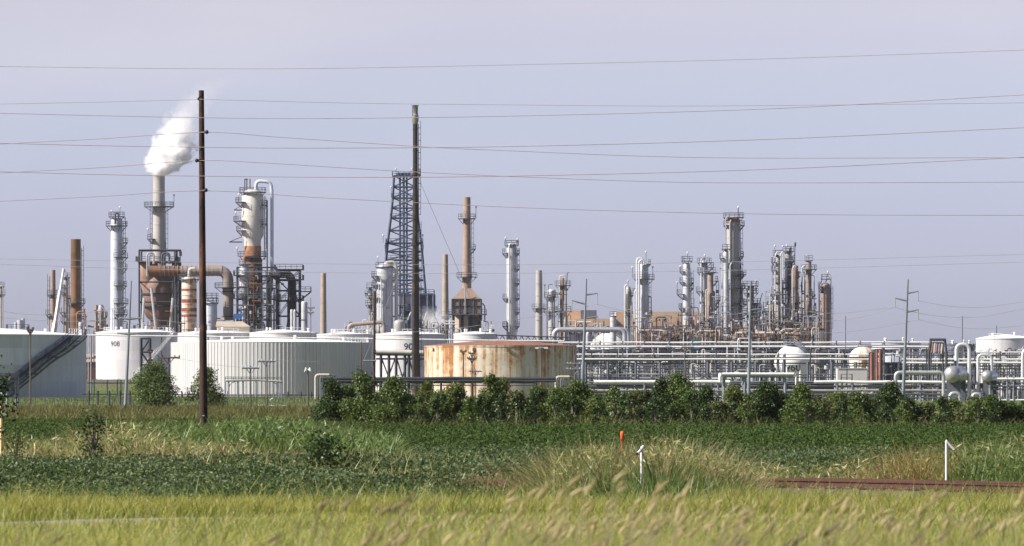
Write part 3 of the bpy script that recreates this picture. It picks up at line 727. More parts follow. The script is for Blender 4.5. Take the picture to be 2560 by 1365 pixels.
column('vessel', 'grey cylinder clamped right of the dark cracking tower body', 'vessel', 1474, 674, [(690, 7), (698, 9), (725, 9), (736, 4)], 'tower_grey', [(688, 'F', 5)], seams=0, z0=4.6)
t = T('pipe_bundle', 'tangle of dark bent pipes on the lower cracking tower', 'pipes', 620, 1466, 4.6)
for k in range(22):
    x = random.uniform(590, 690); y = random.uniform(690, 820); L = random.uniform(12, 45)
    if k % 2: t.pipe([(x, y), (x, y-L*.6), (x+random.choice((-1, 1))*L*.5, y-L*.6)], random.uniform(.7, 2.0), random.choice(['steel', 'rust_brown', 'steel_dark', 'tower_grey']), dy=random.uniform(-2, 0), rad=4)
    else: t.pipe([(x, y), (x+L, y), (x+L, y+random.uniform(5, 25))], random.uniform(.7, 1.8), random.choice(['steel', 'rust_brown', 'steel_dark']), dy=random.uniform(-2, 0), rad=4)
t.part('support_post', MB().bar((0, .5, 0), (0, .5, t.z(700)), .3), 'steel_dark')
steel_frame('dark crowded steelwork round the foot of the cracking tower', 1467, 592, 690, 668, 6, 3, (690, 720, 748, 775, 800), 4.6, rails=(2, 4), w=.22)
t = steel_frame('dark lattice steelwork with railed floors, right of the cracking tower', 1470, 694, 748, 675, 9, 3, (700, 726, 752, 790), 4.6, rails=(1, 3, 4), w=.26)
t = T('service_platform', 'railed balcony jutting right from the dark lattice steelwork', 'platform', 760, 1474, 0.)
t.part('deck', MB().box(-2.6, 1.9, -2, 2, t.z(728)-.2, t.z(728)), 'steel_dark'); t.part('railing', MB().rail_line([(-2.5, -1.9, t.z(728)), (1.8, -1.9, t.z(728)), (1.8, 1.9, t.z(728))]), 'steel_rail')
t.part('brace', MB().bar((1.7, 0, t.z(730)), (-1.6, 0, t.z(755)), .2).bar((1.7, 1.8, t.z(730)), (-1.6, 1.8, t.z(755)), .2), 'steel_dark'); t.part('support_post', MB().bar((-2.2, 0, 0), (-2.2, 0, t.z(728)-.2), .36), 'steel_dark')
t = T('exhaust_duct', 'dark duct bending down inside the lattice steelwork', 'duct', 725, 1473, 4.6)
t.pipe([(672, 687), (725, 687), (732, 700), (732, 825)], 8.5, 'rust_dark', rad=14, n=18, dy=4)
column('vessel', 'small pale vessel standing right of the lattice steelwork', 'vessel', 1530, 761, [(757, 8)], 'tower_light', z0=0.)
column('vessel', 'twin thin white pipes standing before the lattice steelwork', 'vessel', 1455, 729, [(775, 3), (780, 3)], 'alu_bright', pipes=[([(736, 830), (736, 778), (738, 775)], 3, 'alu_bright', 0)], z0=0., seams=0)
# beige shed and blue sheet in front of the cracker
t = T('shed', 'beige gable-roofed shed between the banded vessel and the cracking tower', 'shed', 585, 1452, 4.6)
xa, xb, zr, ze = t.x(542), t.x(612), t.z(803), t.z(817)
t.part('wall', MB().box(xa, xb+1.2, 0, 8, 0, ze), 'bldg_cream')
xm = t.x(604)
t.part('roof', MB().add([(xa-.3, -.4, ze), (xb+1.5, -.4, ze+.03), (xm, 4, zr), (xa-.3, 4, zr), (xa-.3, 8.4, ze), (xb+1.5, 8.4, ze)], [(0, 1, 2, 3), (3, 2, 5, 4), (1, 5, 2), (0, 3, 4), (0, 4, 5, 1)]), 'bldg_roof', ang=10)
t = T('tarpaulin', 'blue sheeted box beside the cracking tower foot', 'tarpaulin', 592, 1462, 4.6)
t.part('cover', MB().add([t.l(582, 797), t.l(604, 797), t.l(610, 784), t.l(585, 784), t.l(582, 797, 3), t.l(604, 797, 3), t.l(610, 784, 3), t.l(585, 784, 3)], [(0, 1, 2, 3), (7, 6, 5, 4), (3, 2, 6, 7), (0, 4, 5, 1), (1, 5, 6, 2), (0, 3, 7, 4)]), 'tarp_blue', ang=10)
t.part('stand', MB().bar((t.x(585), 1, 0), t.l(585, 797, 1), .3).bar((t.x(602), 1, 0), t.l(602, 797, 1), .3), 'steel_dark')
# --- lattice derrick over the coke drums
t = T('coker_derrick', 'tall blue-grey lattice derrick behind the flare stack', 'derrick', 1011, 1600, 0.)
LV = [(440, 26), (495, 29), (545, 34), (608, 42), (650, 46), (700, 50), (745, 54)]
pts = {}
for y, h in LV:
    for sx in (-1, 1):
        for sy in (-1, 1): pts[y, sx, sy] = Vector((sx*h*t.k, sy*h*t.k*.8, t.z(y)))
for sx in (-1, 1):
    for sy in (-1, 1):
        mb = MB()
        for (ya, _), (yb, _) in zip(LV[:-1], LV[1:]): mb.bar(pts[ya, sx, sy], pts[yb, sx, sy], .40)
        mb.bar(pts[745, sx, sy], Vector((pts[745, sx, sy].x, pts[745, sx, sy].y, 0)), .7)
        t.part('leg', mb, 'steel_blue')
mb = MB()
for (ya, ha), (yb, hb) in zip(LV[:-1], LV[1:]):
    n = max(2, int((yb-ya)/22))
    for k in range(n):
        f, g = k/n, (k+1)/n
        for (s1, s2) in (((-1, -1), (1, -1)), ((-1, 1), (1, 1)), ((-1, -1), (-1, 1)), ((1, -1), (1, 1))):
            A0, B0 = pts[(ya, *s1)].lerp(pts[(yb, *s1)], f), pts[(ya, *s2)].lerp(pts[(yb, *s2)], f)
            A1, B1 = pts[(ya, *s1)].lerp(pts[(yb, *s1)], g), pts[(ya, *s2)].lerp(pts[(yb, *s2)], g)
            mb.bar(A0, B0, .22); mb.bar(A0, B1, .15); mb.bar(B0, A1, .15)
            M0, M1 = A0.lerp(B0, .5), A1.lerp(B1, .5); mb.bar(M0, M1, .14)
t.part('lattice', mb, 'steel_blue')
for i, sx in enumerate((-.55, -.1, .3)):
    t.part('drill_stem', MB().cyl((sx*20*t.k, 0, t.z(800)), (sx*20*t.k, 0, t.z(440)), .3, n=8), 'steel_blue')
for y, h in ((440, 30), (495, 31), (608, 46), (545, 35), (650, 46), (700, 50)):
    hw = h*t.k; z = t.z(y); mb = MB().box(-hw, hw, -hw*.8, -hw*.8+1.1, z-.25, z).box(-hw, hw, hw*.8-1.1, hw*.8, z-.25, z).box(-hw, -hw+1.1, -hw*.8, hw*.8, z-.26, z-.01).box(hw-1.1, hw, -hw*.8, hw*.8, z-.26, z-.01)
    o = t.part('platform', mb, 'steel_blue'); t.part('railing', MB().rail_line([(-hw, hw*.8, z), (-hw, -hw*.8, z), (hw, -hw*.8, z), (hw, hw*.8, z)], 1.2), 'steel_blue', o)
mb = MB()
for x in (-14, -7, 3, 10): mb.cyl((x*t.k, -1, t.z(440)), (x*t.k, -1, t.z(432)), .7, n=10)
t.part('crown_block', mb, 'steel_blue')
for sx in (-1, 1): t.part('knee_brace', MB().bar((sx*44*t.k, -4, t.z(612)), (sx*47*t.k, -4, t.z(608)), .3).bar((sx*45*t.k, -4, t.z(650)), (sx*47*t.k, -4, t.z(612)), .3), 'steel_blue')
t.lamp(1030, 424, 440); t.lamp(990, 424, 440); t.lamp(978, 470, 495); t.lamp(958, 590, 608); t.lamp(1057, 590, 608)
t = T('coke_drum_structure', 'blue-grey block of coke drums and floors under the derrick', 'structure', 1040, 1595, 0.)
for i, (x, r) in enumerate(((1015, 17), (1062, 20))):
    t.part('coke_drum', MB().lathe([(r*.6*t.k, t.z(860)), (r*t.k, t.z(820)), (r*t.k, t.z(745)), (r*.7*t.k, t.z(735)), (.3, t.z(731))], 28, (t.x(x), 6)), 'bldg_slate')
mb = MB().box(t.x(1036), t.x(1082), -1.5, 9, t.z(780), t.z(733)); t.part('cladding', mb, 'cladding_blue' if paint('cladding_blue', (.17, .18, .25), .7, 0, .35, scale=.5) else '')
t.part('panel', MB().box(t.x(999), t.x(1032), -1.6, -1.4, t.z(760), t.z(738)), 'tower_cream')
for y, x0, x1 in ((735, 995, 1085), (775, 1000, 1090), (800, 990, 1085), (825, 985, 1085)):
    z = t.z(y); o = t.part('floor', MB().box(t.x(x0), t.x(x1), -2.5, 10, z-.35, z), 'steel_blue'); t.part('railing', MB().rail_line([(t.x(x0), -2.4, z), (t.x(x1), -2.4, z), (t.x(x1), 9, z)], 1.2), 'steel_blue', o)
for x in (990, 1010, 1030, 1050, 1070, 1084):
    for y in (-2.3, 9.5): t.part('post', MB().bar((t.x(x), y, 0), (t.x(x), y, t.z(735)), .55), 'steel_blue')
mb = MB()
for x in (990, 1010, 1050, 1070): mb.bar((t.x(x), -2.3, t.z(825)), (t.x(x+20), -2.3, t.z(775)), .3); mb.bar((t.x(x+20), -2.3, t.z(860)), (t.x(x), -2.3, t.z(825)), .3)
t.part('brace', mb, 'alu')
# column beside the derrick
t = column('distillation_column', 'broad pale column with a beige overhead pipe, left of the flare stack', 'column', 1480, 962, [(668, 20), (676, 20.5)], 'tower_light',
    [(667, 'F', 4), (690, 'L', 14), (712, 'L', 12), (745, 'L', 12)], [([(962, 668), (964, 657), (988, 655), (991, 675), (991, 830)], 4.6, 'tower_cream', -.3), ([(953, 815), (953, 700), (948, 690)], 1.6, 'alu_bright'), ([(947, 815), (947, 710)], 1.3, 'alu_bright'), ([(975, 770), (965, 770), (965, 700), (978, 690)], 1., 'steel')],
    ladder=(-1, 690, 810), seams=3.2)
t.lamp(945, 645, 666)
column('distillation_column', 'thin grey column wrapped in platforms, left of the broad pale column', 'column', 1500, 926, [(722, 4), (730, 5)], 'tower_grey', [(718, 'F', 7), (738, 'F', 9), (762, 'F', 8), (785, 'W', 12)], [([(934, 830), (934, 730)], 1.4, 'alu')])
column('vessel', 'short pale grey vessel at the foot of the derrick', 'vessel', 1450, 999, [(806, 14), (812, 14.5)], 'tower_grey', seams=3)
# --- furnace with square hood
t = T('furnace_stack', 'brown furnace with a pointed hood and tall chimney, right of the flare stack', 'furnace', 1167, 1500, 0.)
t.part('chimney', shell([(11.5*t.k, t.z(722)), (10.5*t.k, t.z(650)), (9.2*t.k, t.z(493))], 3.2, False), 'stack_tan')
hw = 36*t.k; hb = 33*t.k
t.part('hood', MB().add([(-hw, -hw, t.z(748)), (hw, -hw, t.z(748)), (hw, hw, t.z(748)), (-hw, hw, t.z(748)), (-11*t.k, -11*t.k, t.z(721)), (11*t.k, -11*t.k, t.z(721)), (11*t.k, 11*t.k, t.z(721)), (-11*t.k, 11*t.k, t.z(721))],
    [(0, 1, 5, 4), (1, 2, 6, 5), (2, 3, 7, 6), (3, 0, 4, 7), (4, 5, 6, 7), (3, 2, 1, 0)]), 'furnace_tan', ang=10)
t.part('convection_box', MB().box(-hw-.05, hw+.05, -hw-.05, hw+.05, t.z(785), t.z(748)), 'furnace_tan')
mb = MB()
for x in (-36, -18, 0, 18, 36): mb.bar((x*t.k, -hw-.1, t.z(785)), (x*t.k, -hw-.1, t.z(748)), .35)
for y in (785, 766, 749): mb.bar((-hw, -hw-.1, t.z(y)), (hw, -hw-.1, t.z(y)), .3)
t.part('buckstay', mb, 'steel_dark')
t.part('radiant_cylinder', MB().lathe([(33*t.k, 0), (33*t.k, t.z(785))], 40), 'furnace_light')
for x in (-33, -11, 11, 33): t.part('post', MB().bar((x*t.k, -hw*.95, 0), (x*t.k, -hw*.95, t.z(785)), .5), 'steel_dark')
t.part('panel', MB().box(4*t.k, 31*t.k, -hw*.96, -hw*.9, 0, t.z(792)), 'furnace_dark' if paint('furnace_dark', (.13, .10, .09), .7) else '')
t.plat(546, 'F', 9.5, 13); t.plat(692, 'F', 11, 15); t.plat(622, 'R', 10.5, 12); t.ladder(1, 10.5, 546, 700)
z = t.z(785); o = t.part('platform', MB().box(-hw-1.2, hw+1.4, -hw-1.3, -hw-.1, z-.3, z).box(hw+.1, hw+1.5, -hw, hw, z-.3, z), 'steel'); t.part('railing', MB().rail_line([(-hw-1.1, -hw-1.2, z), (hw+1.4, -hw-1.2, z), (hw+1.4, hw, z)]), 'steel_rail', o)
for xx in (1204, 1212): t.pipe([(xx, 800), (xx, 765), (xx-6, 758)], 1.6, 'galv', dy=-2)
t.pipe([(1163, 720), (1163, 786)], 1.4, 'alu', dy=-hw-.5); t.lamp(1190, 520, 545)
# --- slim columns right of it
column('distillation_column', 'slim silvery column with a cluster of vents on top, right of the furnace', 'column', 1500, 1279, [(612, 10), (622, 13)], 'tower_light',
    [(612, 'F', 8), (633, 'L', 11), (633, 'R', 7), (672, 'R', 7), (708, 'R', 7), (745, 'R', 7), (746, 'L', 10), (780, 'R', 7), (815, 'R', 7), (815, 'L', 10)],
    [([(1273, 830), (1273, 615), (1276, 608), (1281, 612)], 2, 'alu_bright'), ([(1278, 830), (1278, 640)], 1.4, 'alu')], ladder=(1, 625, 830), lamps=[(1264, 597, 612), (1294, 600, 612)])
t = T('wind_sock', 'small red wind sock on a mast atop the slim silvery column', 'wind sock', 1295, 1500, 0.); t.Z = 0
t.part('mast', MB().bar(t.l(1295, 612), t.l(1295, 599), .1), 'steel_rail'); t.part('sock', MB().cyl(t.l(1295, 601), t.l(1289, 603), .35, .2, n=8), 'orange_red')
column('distillation_column', 'light column with a domed top and ring platforms, left of the brown one', 'column', 1500, 1379, [(728, 11), (740, 11), (744, 8.5)], 'tower_light', [(742, 'F', 10), (779, 'F', 12)], [([(1384, 830), (1384, 740)], 1.6, 'steel'), ([(1371, 735), (1371, 712), (1382, 711)], .8, 'steel')], lamps=[(1362, 715, 742)])
column('distillation_column', 'dark brown column wrapped with white pipes, left of the tan building', 'column', 1500, 1407.5, [(697, 6), (712, 9), (718, 9.5)], 'tower_brown', [(713, 'F', 11), (777, 'F', 13)],
    [([(1399, 830), (1399, 690), (1413, 688), (1413, 830)], 1.5, 'alu_bright'), ([(1417, 710), (1418, 682), (1424, 681)], 1., 'steel_dark')])
column('distillation_column', 'grey column hugged by a tall pipe, left of the arched-pipe column', 'column', 1490, 1571, [(718, 5), (730, 8.5)], 'tower_grey', [(732, 'R', 9), (790, 'F', 3)], [([(1562, 830), (1562, 715), (1568, 710), (1571, 722)], 1.8, 'alu_bright'), ([(1567, 840), (1567, 735)], 1.4, 'rust_dark')], lamps=[(1570, 704, 715)])
column('distillation_column', 'light column with two white pipes arching over its top', 'column', 1480, 1610, [(664, 11), (694, 11.5), (700, 11)], 'tower_light', [(660, 'R', 6), (697, 'F', 15), (788, 'R', 10)],
    [([(1592, 850), (1592, 650), (1596, 645), (1606, 645), (1607, 662)], 2.5, 'alu_bright'), ([(1598, 845), (1598, 655), (1602, 650), (1610, 652), (1610, 662)], 2.3, 'alu_bright', -2.2), ([(1586, 850), (1586, 730), (1592, 722)], 1.8, 'alu_bright')],
    ladder=(1, 700, 800), lamps=[(1615, 632, 660), (1632, 670, 695), (1581, 670, 695)])
column('vessel', 'short ribbed silver vessel with a caged top before the tan building', 'vessel', 1450, 1533, [(792, 8)], 'tower_light', [(790, 'F', 1)], seams=1.4)
column('distillation_column', 'grey column with red-capped top and balconies on its left', 'column', 1480, 1717, [(660, 8), (672, 9.5)], 'tower_light', [(652, 'F', 6), (678, 'L', 9), (705, 'L', 9), (735, 'L', 16), (770, 'L', 11), (706, 'R', 8), (720, 'R', 8)],
    [([(1707, 660), (1706, 640)], .9, 'steel')], lamps=[(1719, 634, 650), (1701, 668, 680), (1693, 708, 735)], ladder=(1, 680, 840))
column('distillation_column', 'blue-grey column with twin pipes beside the short brown column', 'column', 1490, 1761, [(655, 8)], 'tower_pale', [(656, 'F', 10), (680, 'L', 10), (728, 'L', 13), (668, 'R', 16)], [([(1753, 840), (1753, 650), (1757, 644), (1760, 655)], 2., 'alu_bright'), ([(1757, 830), (1757, 660)], 1.3, 'galv')], lamps=[(1762, 640, 655)])
column('distillation_column', 'brown two-step column, narrow above and wider grey below', 'column', 1478, 1776, [(684, 7.5), (725, 7.5), (732, 11), (740, 11.5)], 'tower_tanbrown' if paint('tower_tanbrown', (.31, .245, .215), .6, 0, .25, rust=.08) else '', [(680, 'F', 6), (702, 'R', 12), (750, 'R', 14), (765, 'R', 10)], [([(1765, 840), (1765, 725), (1770, 724)], 1.8, 'pipe_beige')])
tank_paint('tower_big', (.43, .42, .40), 1.8, (12, 2.6), .05, .35, rust=.03)
t = column('distillation_column', 'tallest grey column on the right, rust ring at its top and pipes up its left', 'column', 1480, 1833.5, [(548, 15), (556, 16.5)], 'tower_big',
    [(543, 'F', 0), (563, 'R', 12), (563, 'L', 9), (640, 'R', 10), (658, 'L', 14), (686, 'W', 16), (690, 'R', 10), (720, 'F', 14), (757, 'W', 12), (760, 'R', 18), (782, 'R', 20)],
    [([(1814, 850), (1814, 545), (1822, 540)], 1.4, 'alu'), ([(1825, 850), (1825, 556), (1828, 550)], 2., 'alu')]+[([(x, 850), (x, y), (x+4, y-5)], r, 'alu_bright', -2.6) for x, y, r in ((1806, 640, 1.6), (1810.5, 670, 1.8), (1816, 650, 1.8), (1820.5, 700, 1.5), (1825.5, 662, 1.5))],
    ladder=[(1, 560, 840)], lamps=[(1846, 520, 541), (1837, 620, 640), (1801, 650, 658)], seams=2.6)
t.part('rust_ring', MB().sector(16.5*t.k, 16.5*t.k+.15, t.z(556), t.z(549), 0, 2*PI, 30), 'rust_orange'); t.part('lightning_rod', MB().bar(t.l(1845, 545), t.l(1845, 518), .1), 'steel_dark')
column('vessel', 'vertical silver vessel nested against the tallest column', 'vessel', 1468, 1815, [(625, 4), (632, 6.5), (700, 6.5)], 'tower_light', [(622, 'F', 7), (645, 'L', 10)], seams=2)
column('distillation_column', 'short grey column with a domed top behind the middle steel pole', 'column', 1490, 1877, [(717, 8)], 'tower_grey', [(732, 'F', 11), (714, 'F', 0)], [([(1868, 840), (1868, 725)], 1.4, 'alu')], lamps=[(1889, 705, 730)])
column('vessel', 'slim light vessel low between the two column groups', 'vessel', 1485, 1890, [(760, 6), (764, 7)], 'tower_light', [(757, 'F', 6), (780, 'R', 12)], [([(1899, 840), (1899, 755), (1906, 733)], 1., 'steel')])
column('vessel', 'brown stub column low left of the pipe-laced twin columns', 'vessel', 1495, 1930, [(757, 7)], 'tower_tanbrown', [(752, 'F', 6), (778, 'L', 14), (795, 'L', 10)], [([(1921, 840), (1921, 760), (1930, 754), (1938, 760)], 2., 'pipe_beige')])
column('distillation_column', 'grey column laced with white pipes, left one of the close pair', 'column', 1480, 1946, [(640, 8.5)], 'tower_grey', [(637, 'F', 5), (655, 'L', 10), (675, 'L', 10), (706, 'F', 4), (735, 'L', 13), (755, 'F', 5), (800, 'F', 6)],
    [([(1938, 850), (1938, 640), (1943, 628), (1950, 640)], 1.8, 'alu_bright'), ([(1953, 840), (1953, 632), (1958, 628), (1958, 700)], 1.8, 'alu_bright'), ([(1931, 720), (1928, 715), (1928, 735)], 1.5, 'alu')], lamps=[(1937, 617, 637), (1957, 618, 634), (1967, 616, 634)], ladder=(-1, 650, 830))
column('distillation_column', 'grey column laced with dark pipes, right one of the close pair', 'column', 1486, 1971, [(628, 8)], 'tower_grey', [(627, 'F', 6), (650, 'R', 9), (668, 'F', 5), (706, 'F', 4), (757, 'F', 5), (800, 'F', 6)],
    [([(1966, 850), (1966, 665), (1974, 662)], 1.6, 'alu_bright'), ([(1978, 840), (1978, 625), (1976, 618)], 1.4, 'steel'), ([(1974, 630), (1974, 620)], 1.8, 'steel_dark')], ladder=(1, 640, 830))
t = T('relief_vent', 'dark knob-ended vent pipe rising from the pipe-laced pair', 'vent', 1987, 1484, 0.)
t.part('pipe', MB().tube([(0, 0, 0), (0, 0, t.z(625)), t.l(1987.5, 612)], 1.1*t.k, 8), 'steel'); t.part('knob', MB().cyl(t.l(1987.5, 616), t.l(1988.5, 606), 2.6*t.k, 2.2*t.k, n=10), 'rust_dark')
column('distillation_column', 'dark brown column with a pipe arching over its head', 'column', 1474, 1988.5, [(666, 7), (768, 7), (775, 9), (783, 7)], 'tower_brown', [(690, 'R', 5), (755, 'F', 8)], [([(1981, 800), (1981, 672), (1986, 664), (1990, 668)], 1.8, 'alu_bright'), ([(1991, 850), (1991, 780)], 1.8, 'alu_bright')])
column('distillation_column', 'slim brown column with a yellow collar and a flared top platform', 'column', 1480, 2022, [(655, 6), (665, 7), (755, 6.5), (765, 8), (780, 8.5)], 'tower_tanbrown', [(650, 'F', 4), (673, 'F', 13), (740, 'R', 8), (775, 'R', 10), (795, 'R', 8)],
    [([(2009, 830), (2009, 690), (2005, 680), (2005, 668), (2012, 664)], 1.8, 'alu_bright'), ([(2013, 840), (2013, 700)], 1.2, 'alu')], lamps=[(2017, 642, 655)])
column('distillation_column', 'brown-topped column at the right end with a white side pipe', 'column', 1480, 2064, [(712, 10), (718, 11.5)], 'tower_endbrown' if tank_paint('tower_endbrown', (.29, .215, .185), 1.2, (20, 2.8), .05, .3, rust=.1) else '', [(697, 'F', 2), (716, 'L', 8), (725, 'L', 7)], [([(2064, 706), (2066, 700), (2072, 694), (2077, 690), (2078, 850)], 1.7, 'alu_bright', 0.), ([(2047, 850), (2047, 715), (2055, 700)], 1., 'steel')], lamps=[(2070, 682, 695)], ladder=(1, 720, 840))
# small caged drum unit at the left
t = T('platform_unit', 'small railed platform with pumps and pipes behind the left tank', 'platform', 43, 1480, .6)
z = t.z(824); t.part('deck', MB().box(t.x(16), t.x(72), -2, 4, z-.4, z), 'steel'); t.part('railing', MB().rail_line([(t.x(17), 3, z), (t.x(17), -2, z), (t.x(71), -2, z), (t.x(71), 3, z)], 1.3), 'steel_rail')
t.part('drum', MB().cyl(t.l(50, 822), t.l(50, 800), .8, n=14).cyl(t.l(58, 822), t.l(58, 796), .5, n=10).cyl(t.l(40, 822), t.l(40, 806), .5, n=10), 'tower_light')
for x in (20, 44, 68): t.part('post', MB().bar((t.x(x), 0, 0), (t.x(x), 0, z-.4), .35), 'steel')
t = T('vessel_skid', 'white vessel with a red bent pipe at the foot of the rusty chimney', 'vessel', 202, 1470, 4.6)
t.part('vessel', shell([(6*t.k, 0), (6*t.k, t.z(808))], 2), 'tower_light'); t.pipe([(192, 840), (192, 783), (200, 778), (212, 782), (214, 795), (214, 840)], 2, 'rust_orange', rad=10)
t.part('railing', MB().rail_line([(t.x(190), -2, t.z(830)), (t.x(218), -2, t.z(830))], 1.3).rail_line([(t.x(196), -2, t.z(812)), (t.x(216), -2, t.z(812))], 1.3), 'steel_rail')
# ================================================================ flare
t = T('flare_stack', 'tall thin black flare stack with a silver tip, centre of the picture', 'flare stack', 1038, 1195, 0.)
t.part('riser', shell([(8.2*t.k, 0), (7.6*t.k, t.z(700)), (5.8*t.k, t.z(430)), (5.8*t.k, t.z(306))], 4.5, False, n=20, lip=.08), 'flare')
t.part('tip', MB().lathe([(6.2*t.k, t.z(310)), (8.6*t.k, t.z(302)), (8.8*t.k, t.z(288)), (6.5*t.k, t.z(286)), (5.6*t.k, t.z(283)), (5.6*t.k, t.z(264)), (6.2*t.k, t.z(263)), (5.2*t.k, t.z(262.6)), (5, t.z(275))][:-1], 24), 'tip_metal' if paint('tip_metal', (.40, .38, .35), .4, .6, .4, rust=.15, rustcol=(.06, .05, .05)) else '')
mb = MB()
for k in range(4):
    a = PI/4+k*PI/2; x, y = 8.8*t.k*math.cos(a), 8.8*t.k*math.sin(a); mb.bar((x, y, t.z(290)), (x, y, t.z(264)), .1)
mb.sector(8.6*t.k, 9.*t.k, t.z(265), t.z(263.5), 0, 2*PI)
t.part('pilot_pipe', mb, 'steel_dark')
t.pipe([(1047.5, 940), (1046.5, 600), (1045.5, 310)], 1.1, 'flare', dy=-.3, name='gas_pipe'); t.pipe([(1034, 940), (1034, 310)], .8, 'flare', dy=-.75, name='gas_pipe')
t.ladder(1, 5.9, 310, 560, 'flare', gap=.1); t.ladder(1, 7.2, 560, 940, 'flare', gap=.12)
for y in (436, 545, 612, 700, 760, 820, 880): t.part('guy_collar', MB().sector(6*t.k, 10*t.k, t.z(y)-.2, t.z(y)+.15, 0, 2*PI), 'flare')
t.plat(436, 'R', 6, 8, m='flare', rail='flare')
for k, (p, q) in enumerate((((1047, 447), (1285, 985)), ((1032, 600), (870, 990)), ((1047, 700), (1180, 985)))):
    o = obj('guy_wire', MB().tube([(wx(p[0], 1195), 1195, wz(p[1], 1195)), (wx(q[0], 1230), 1230, 0.1)], .045, 4), 'wire_far')
    tag(o, ('long thin guy wire from the flare stack down to the right', 'thin guy wire from the flare stack down to the left', 'short lower guy wire right of the flare stack')[k], 'guy wire', 'flare stack guy wires')
# ================================================================ far buildings
t = T('storage_barn', 'wide tan windowless building behind the columns, with a dark roof box', 'building', 1585, 1900, 0.)
def blk(x0, x1, yt, d0, d1): return MB().box(t.x(x0), t.x(x1), d0, d1, 0, t.z(yt))
t.part('wall', blk(1413, 1540, 797, 0, 30), 'bldg_tan'); t.part('wall', blk(1413, 1452, 776, 4, 30), 'bldg_tan'); t.part('wall', blk(1541, 1752, 779, 2, 40), 'bldg_tan')
t.part('roof_box', MB().box(t.x(1452), t.x(1492), 3, 12, t.z(796), t.z(775)), 'bldg_slate')
t.part('plinth', MB().box(t.x(1411), t.x(1755), -1.5, -.1, 0, t.z(815)), 'bldg_slate')
t = T('warehouse', 'long low slate-coloured shed under the tan building', 'building', 1500, 1700, 0.)
t.part('wall', MB().box(t.x(1405), t.x(1600), 0, 20, 0, t.z(822)), 'bldg_slate'); t.part('roof', MB().box(t.x(1403), t.x(1602), -.6, 20.6, t.z(822), t.z(819)), 'steel')
t = T('brick_building', 'red brick building with a tan roof in the gap beside the left tank', 'building', 228, 1520, 2.)
t.part('wall', MB().box(t.x(205), t.x(262), 0, 10, 0, t.z(905)), 'brick_red'); t.part('roof', MB().add([(t.x(204), -.5, t.z(905)), (t.x(263), -.5, t.z(905)), (t.x(263), 7, t.z(884)), (t.x(204), 7, t.z(884)), (t.x(204), 14, t.z(905)), (t.x(263), 14, t.z(905))], [(0, 1, 2, 3), (3, 2, 5, 4), (0, 3, 4), (1, 5, 2), (0, 4, 5, 1)]), 'bldg_roof', ang=10)
t.part('door', MB().box(t.x(223), t.x(228), -.06, .1, 0, 2.4), 'bldg_slate')
# ================================================================ pipe racks
def pipe_rack(label, D, x0, x1, levels, posts, m_post='galv', ybase=None, depth=4., topy=None, bracing=(), z0=0., w=.35):
    "levels: list of (picture y, [(pipe radius px, material, depth m)]) ; every pipe a part"
    t = T('pipe_rack', label, 'pipe rack', (x0+x1)/2, D, z0, 'pipe racks in front of the plant')
    ys = [l_[0] for l_ in levels]; zt = t.z(topy or min(ys)-2)
    for x in posts:
        for d in (0, depth): t.part('post', MB().bar((t.x(x), d, 0), (t.x(x), d, zt), w), m_post)
    mb = MB()
    for y, pl in levels:
        z = t.z(y)-max(p[0] for p in pl)*t.k-.12
        for x in posts: mb.bar((t.x(x), -.3, z), (t.x(x), depth+.3, z), w*.7)
        for d in (0, depth):
            xa_, xb_ = (posts[0], posts[-1]) if any(len(p) == 3 for p in pl) else (max(posts[0], min(p[3] for p in pl)), min(posts[-1], max(p[4] for p in pl)))
            if len(posts) > 1: mb.bar((t.x(xa_), d, z-.35), (t.x(xb_), d, z-.35), w*.55)
    t.part('beam', mb, 'steel')
    for y, pl in levels:
        for r, m, d, *e in pl:
            a, b = e if e else (x0, x1)
            p0, p1 = t.l(a, y, d), t.l(b, y, d)
            n = max(3, int((b-a)/60)); P = [Vector(p0).lerp(Vector(p1), k/n)+Vector((0, 0, random.uniform(-.07, .07)*(0 < k < n))) for k in range(n+1)]
            t.part('pipe', MB().tube(P, r*t.k*(1.05 if m == 'white' else 1), 10), m)
    if bracing:
        for a, b in bracing: t.part('brace', MB().bar((t.x(a), 0, t.z(max(ys)+4)), (t.x(b), 0, .3), w*.5).bar((t.x(b), 0, t.z(max(ys)+4)), (t.x(a), 0, .3), w*.5), m_post)
    return t
W, B, G, S, K = 'white', 'alu_bright', 'galv', 'steel', 'steel_dark'
pipe_rack('upper pipe rack with two bright white pipes along its top, foot of the columns', 1380, 1395, 2330,
    [(856, [(1.9, W, 0), (1.5, G, 2), (1.3, B, 3)]), (867, [(2.6, W, -.4), (1.6, S, 1.5), (1.4, G, 3)]), (879, [(1.5, G, 0, 1450, 1740), (3.4, S, 1.6), (1.8, K, 3)])],
    [1447, 1500, 1556, 1610, 1672, 1730, 1790, 1850, 1912, 1968, 2030, 2090, 2150, 2210, 2270, 2325], topy=852)
pipe_rack('middle pipe rack with white pipes on two levels, right half', 1300, 1442, 2200,
    [(886, [(1.9, W, 0), (1.3, G, 1.5), (1.1, B, 3)]), (898, [(2.1, W, -.3), (1.2, 'pipe_beige', 0.4, 1890, 2110), (5., S, 2.4, 1460, 1720)]), (914, [(1.2, K, 0, 1442, 1925), (1.4, G, 2, 1442, 1925)]), (921, [(1.4, S, 0, 1442, 1925), (1.1, K, 2, 1442, 1925)]), (915, [(1.2, K, .1, 2045, 2200), (1.3, G, 2.2, 2045, 2200)])],
    [1455, 1478, 1543, 1556, 1634, 1712, 1790, 1868, 1946, 1962, 2026, 2110, 2178], 'steel', topy=883)
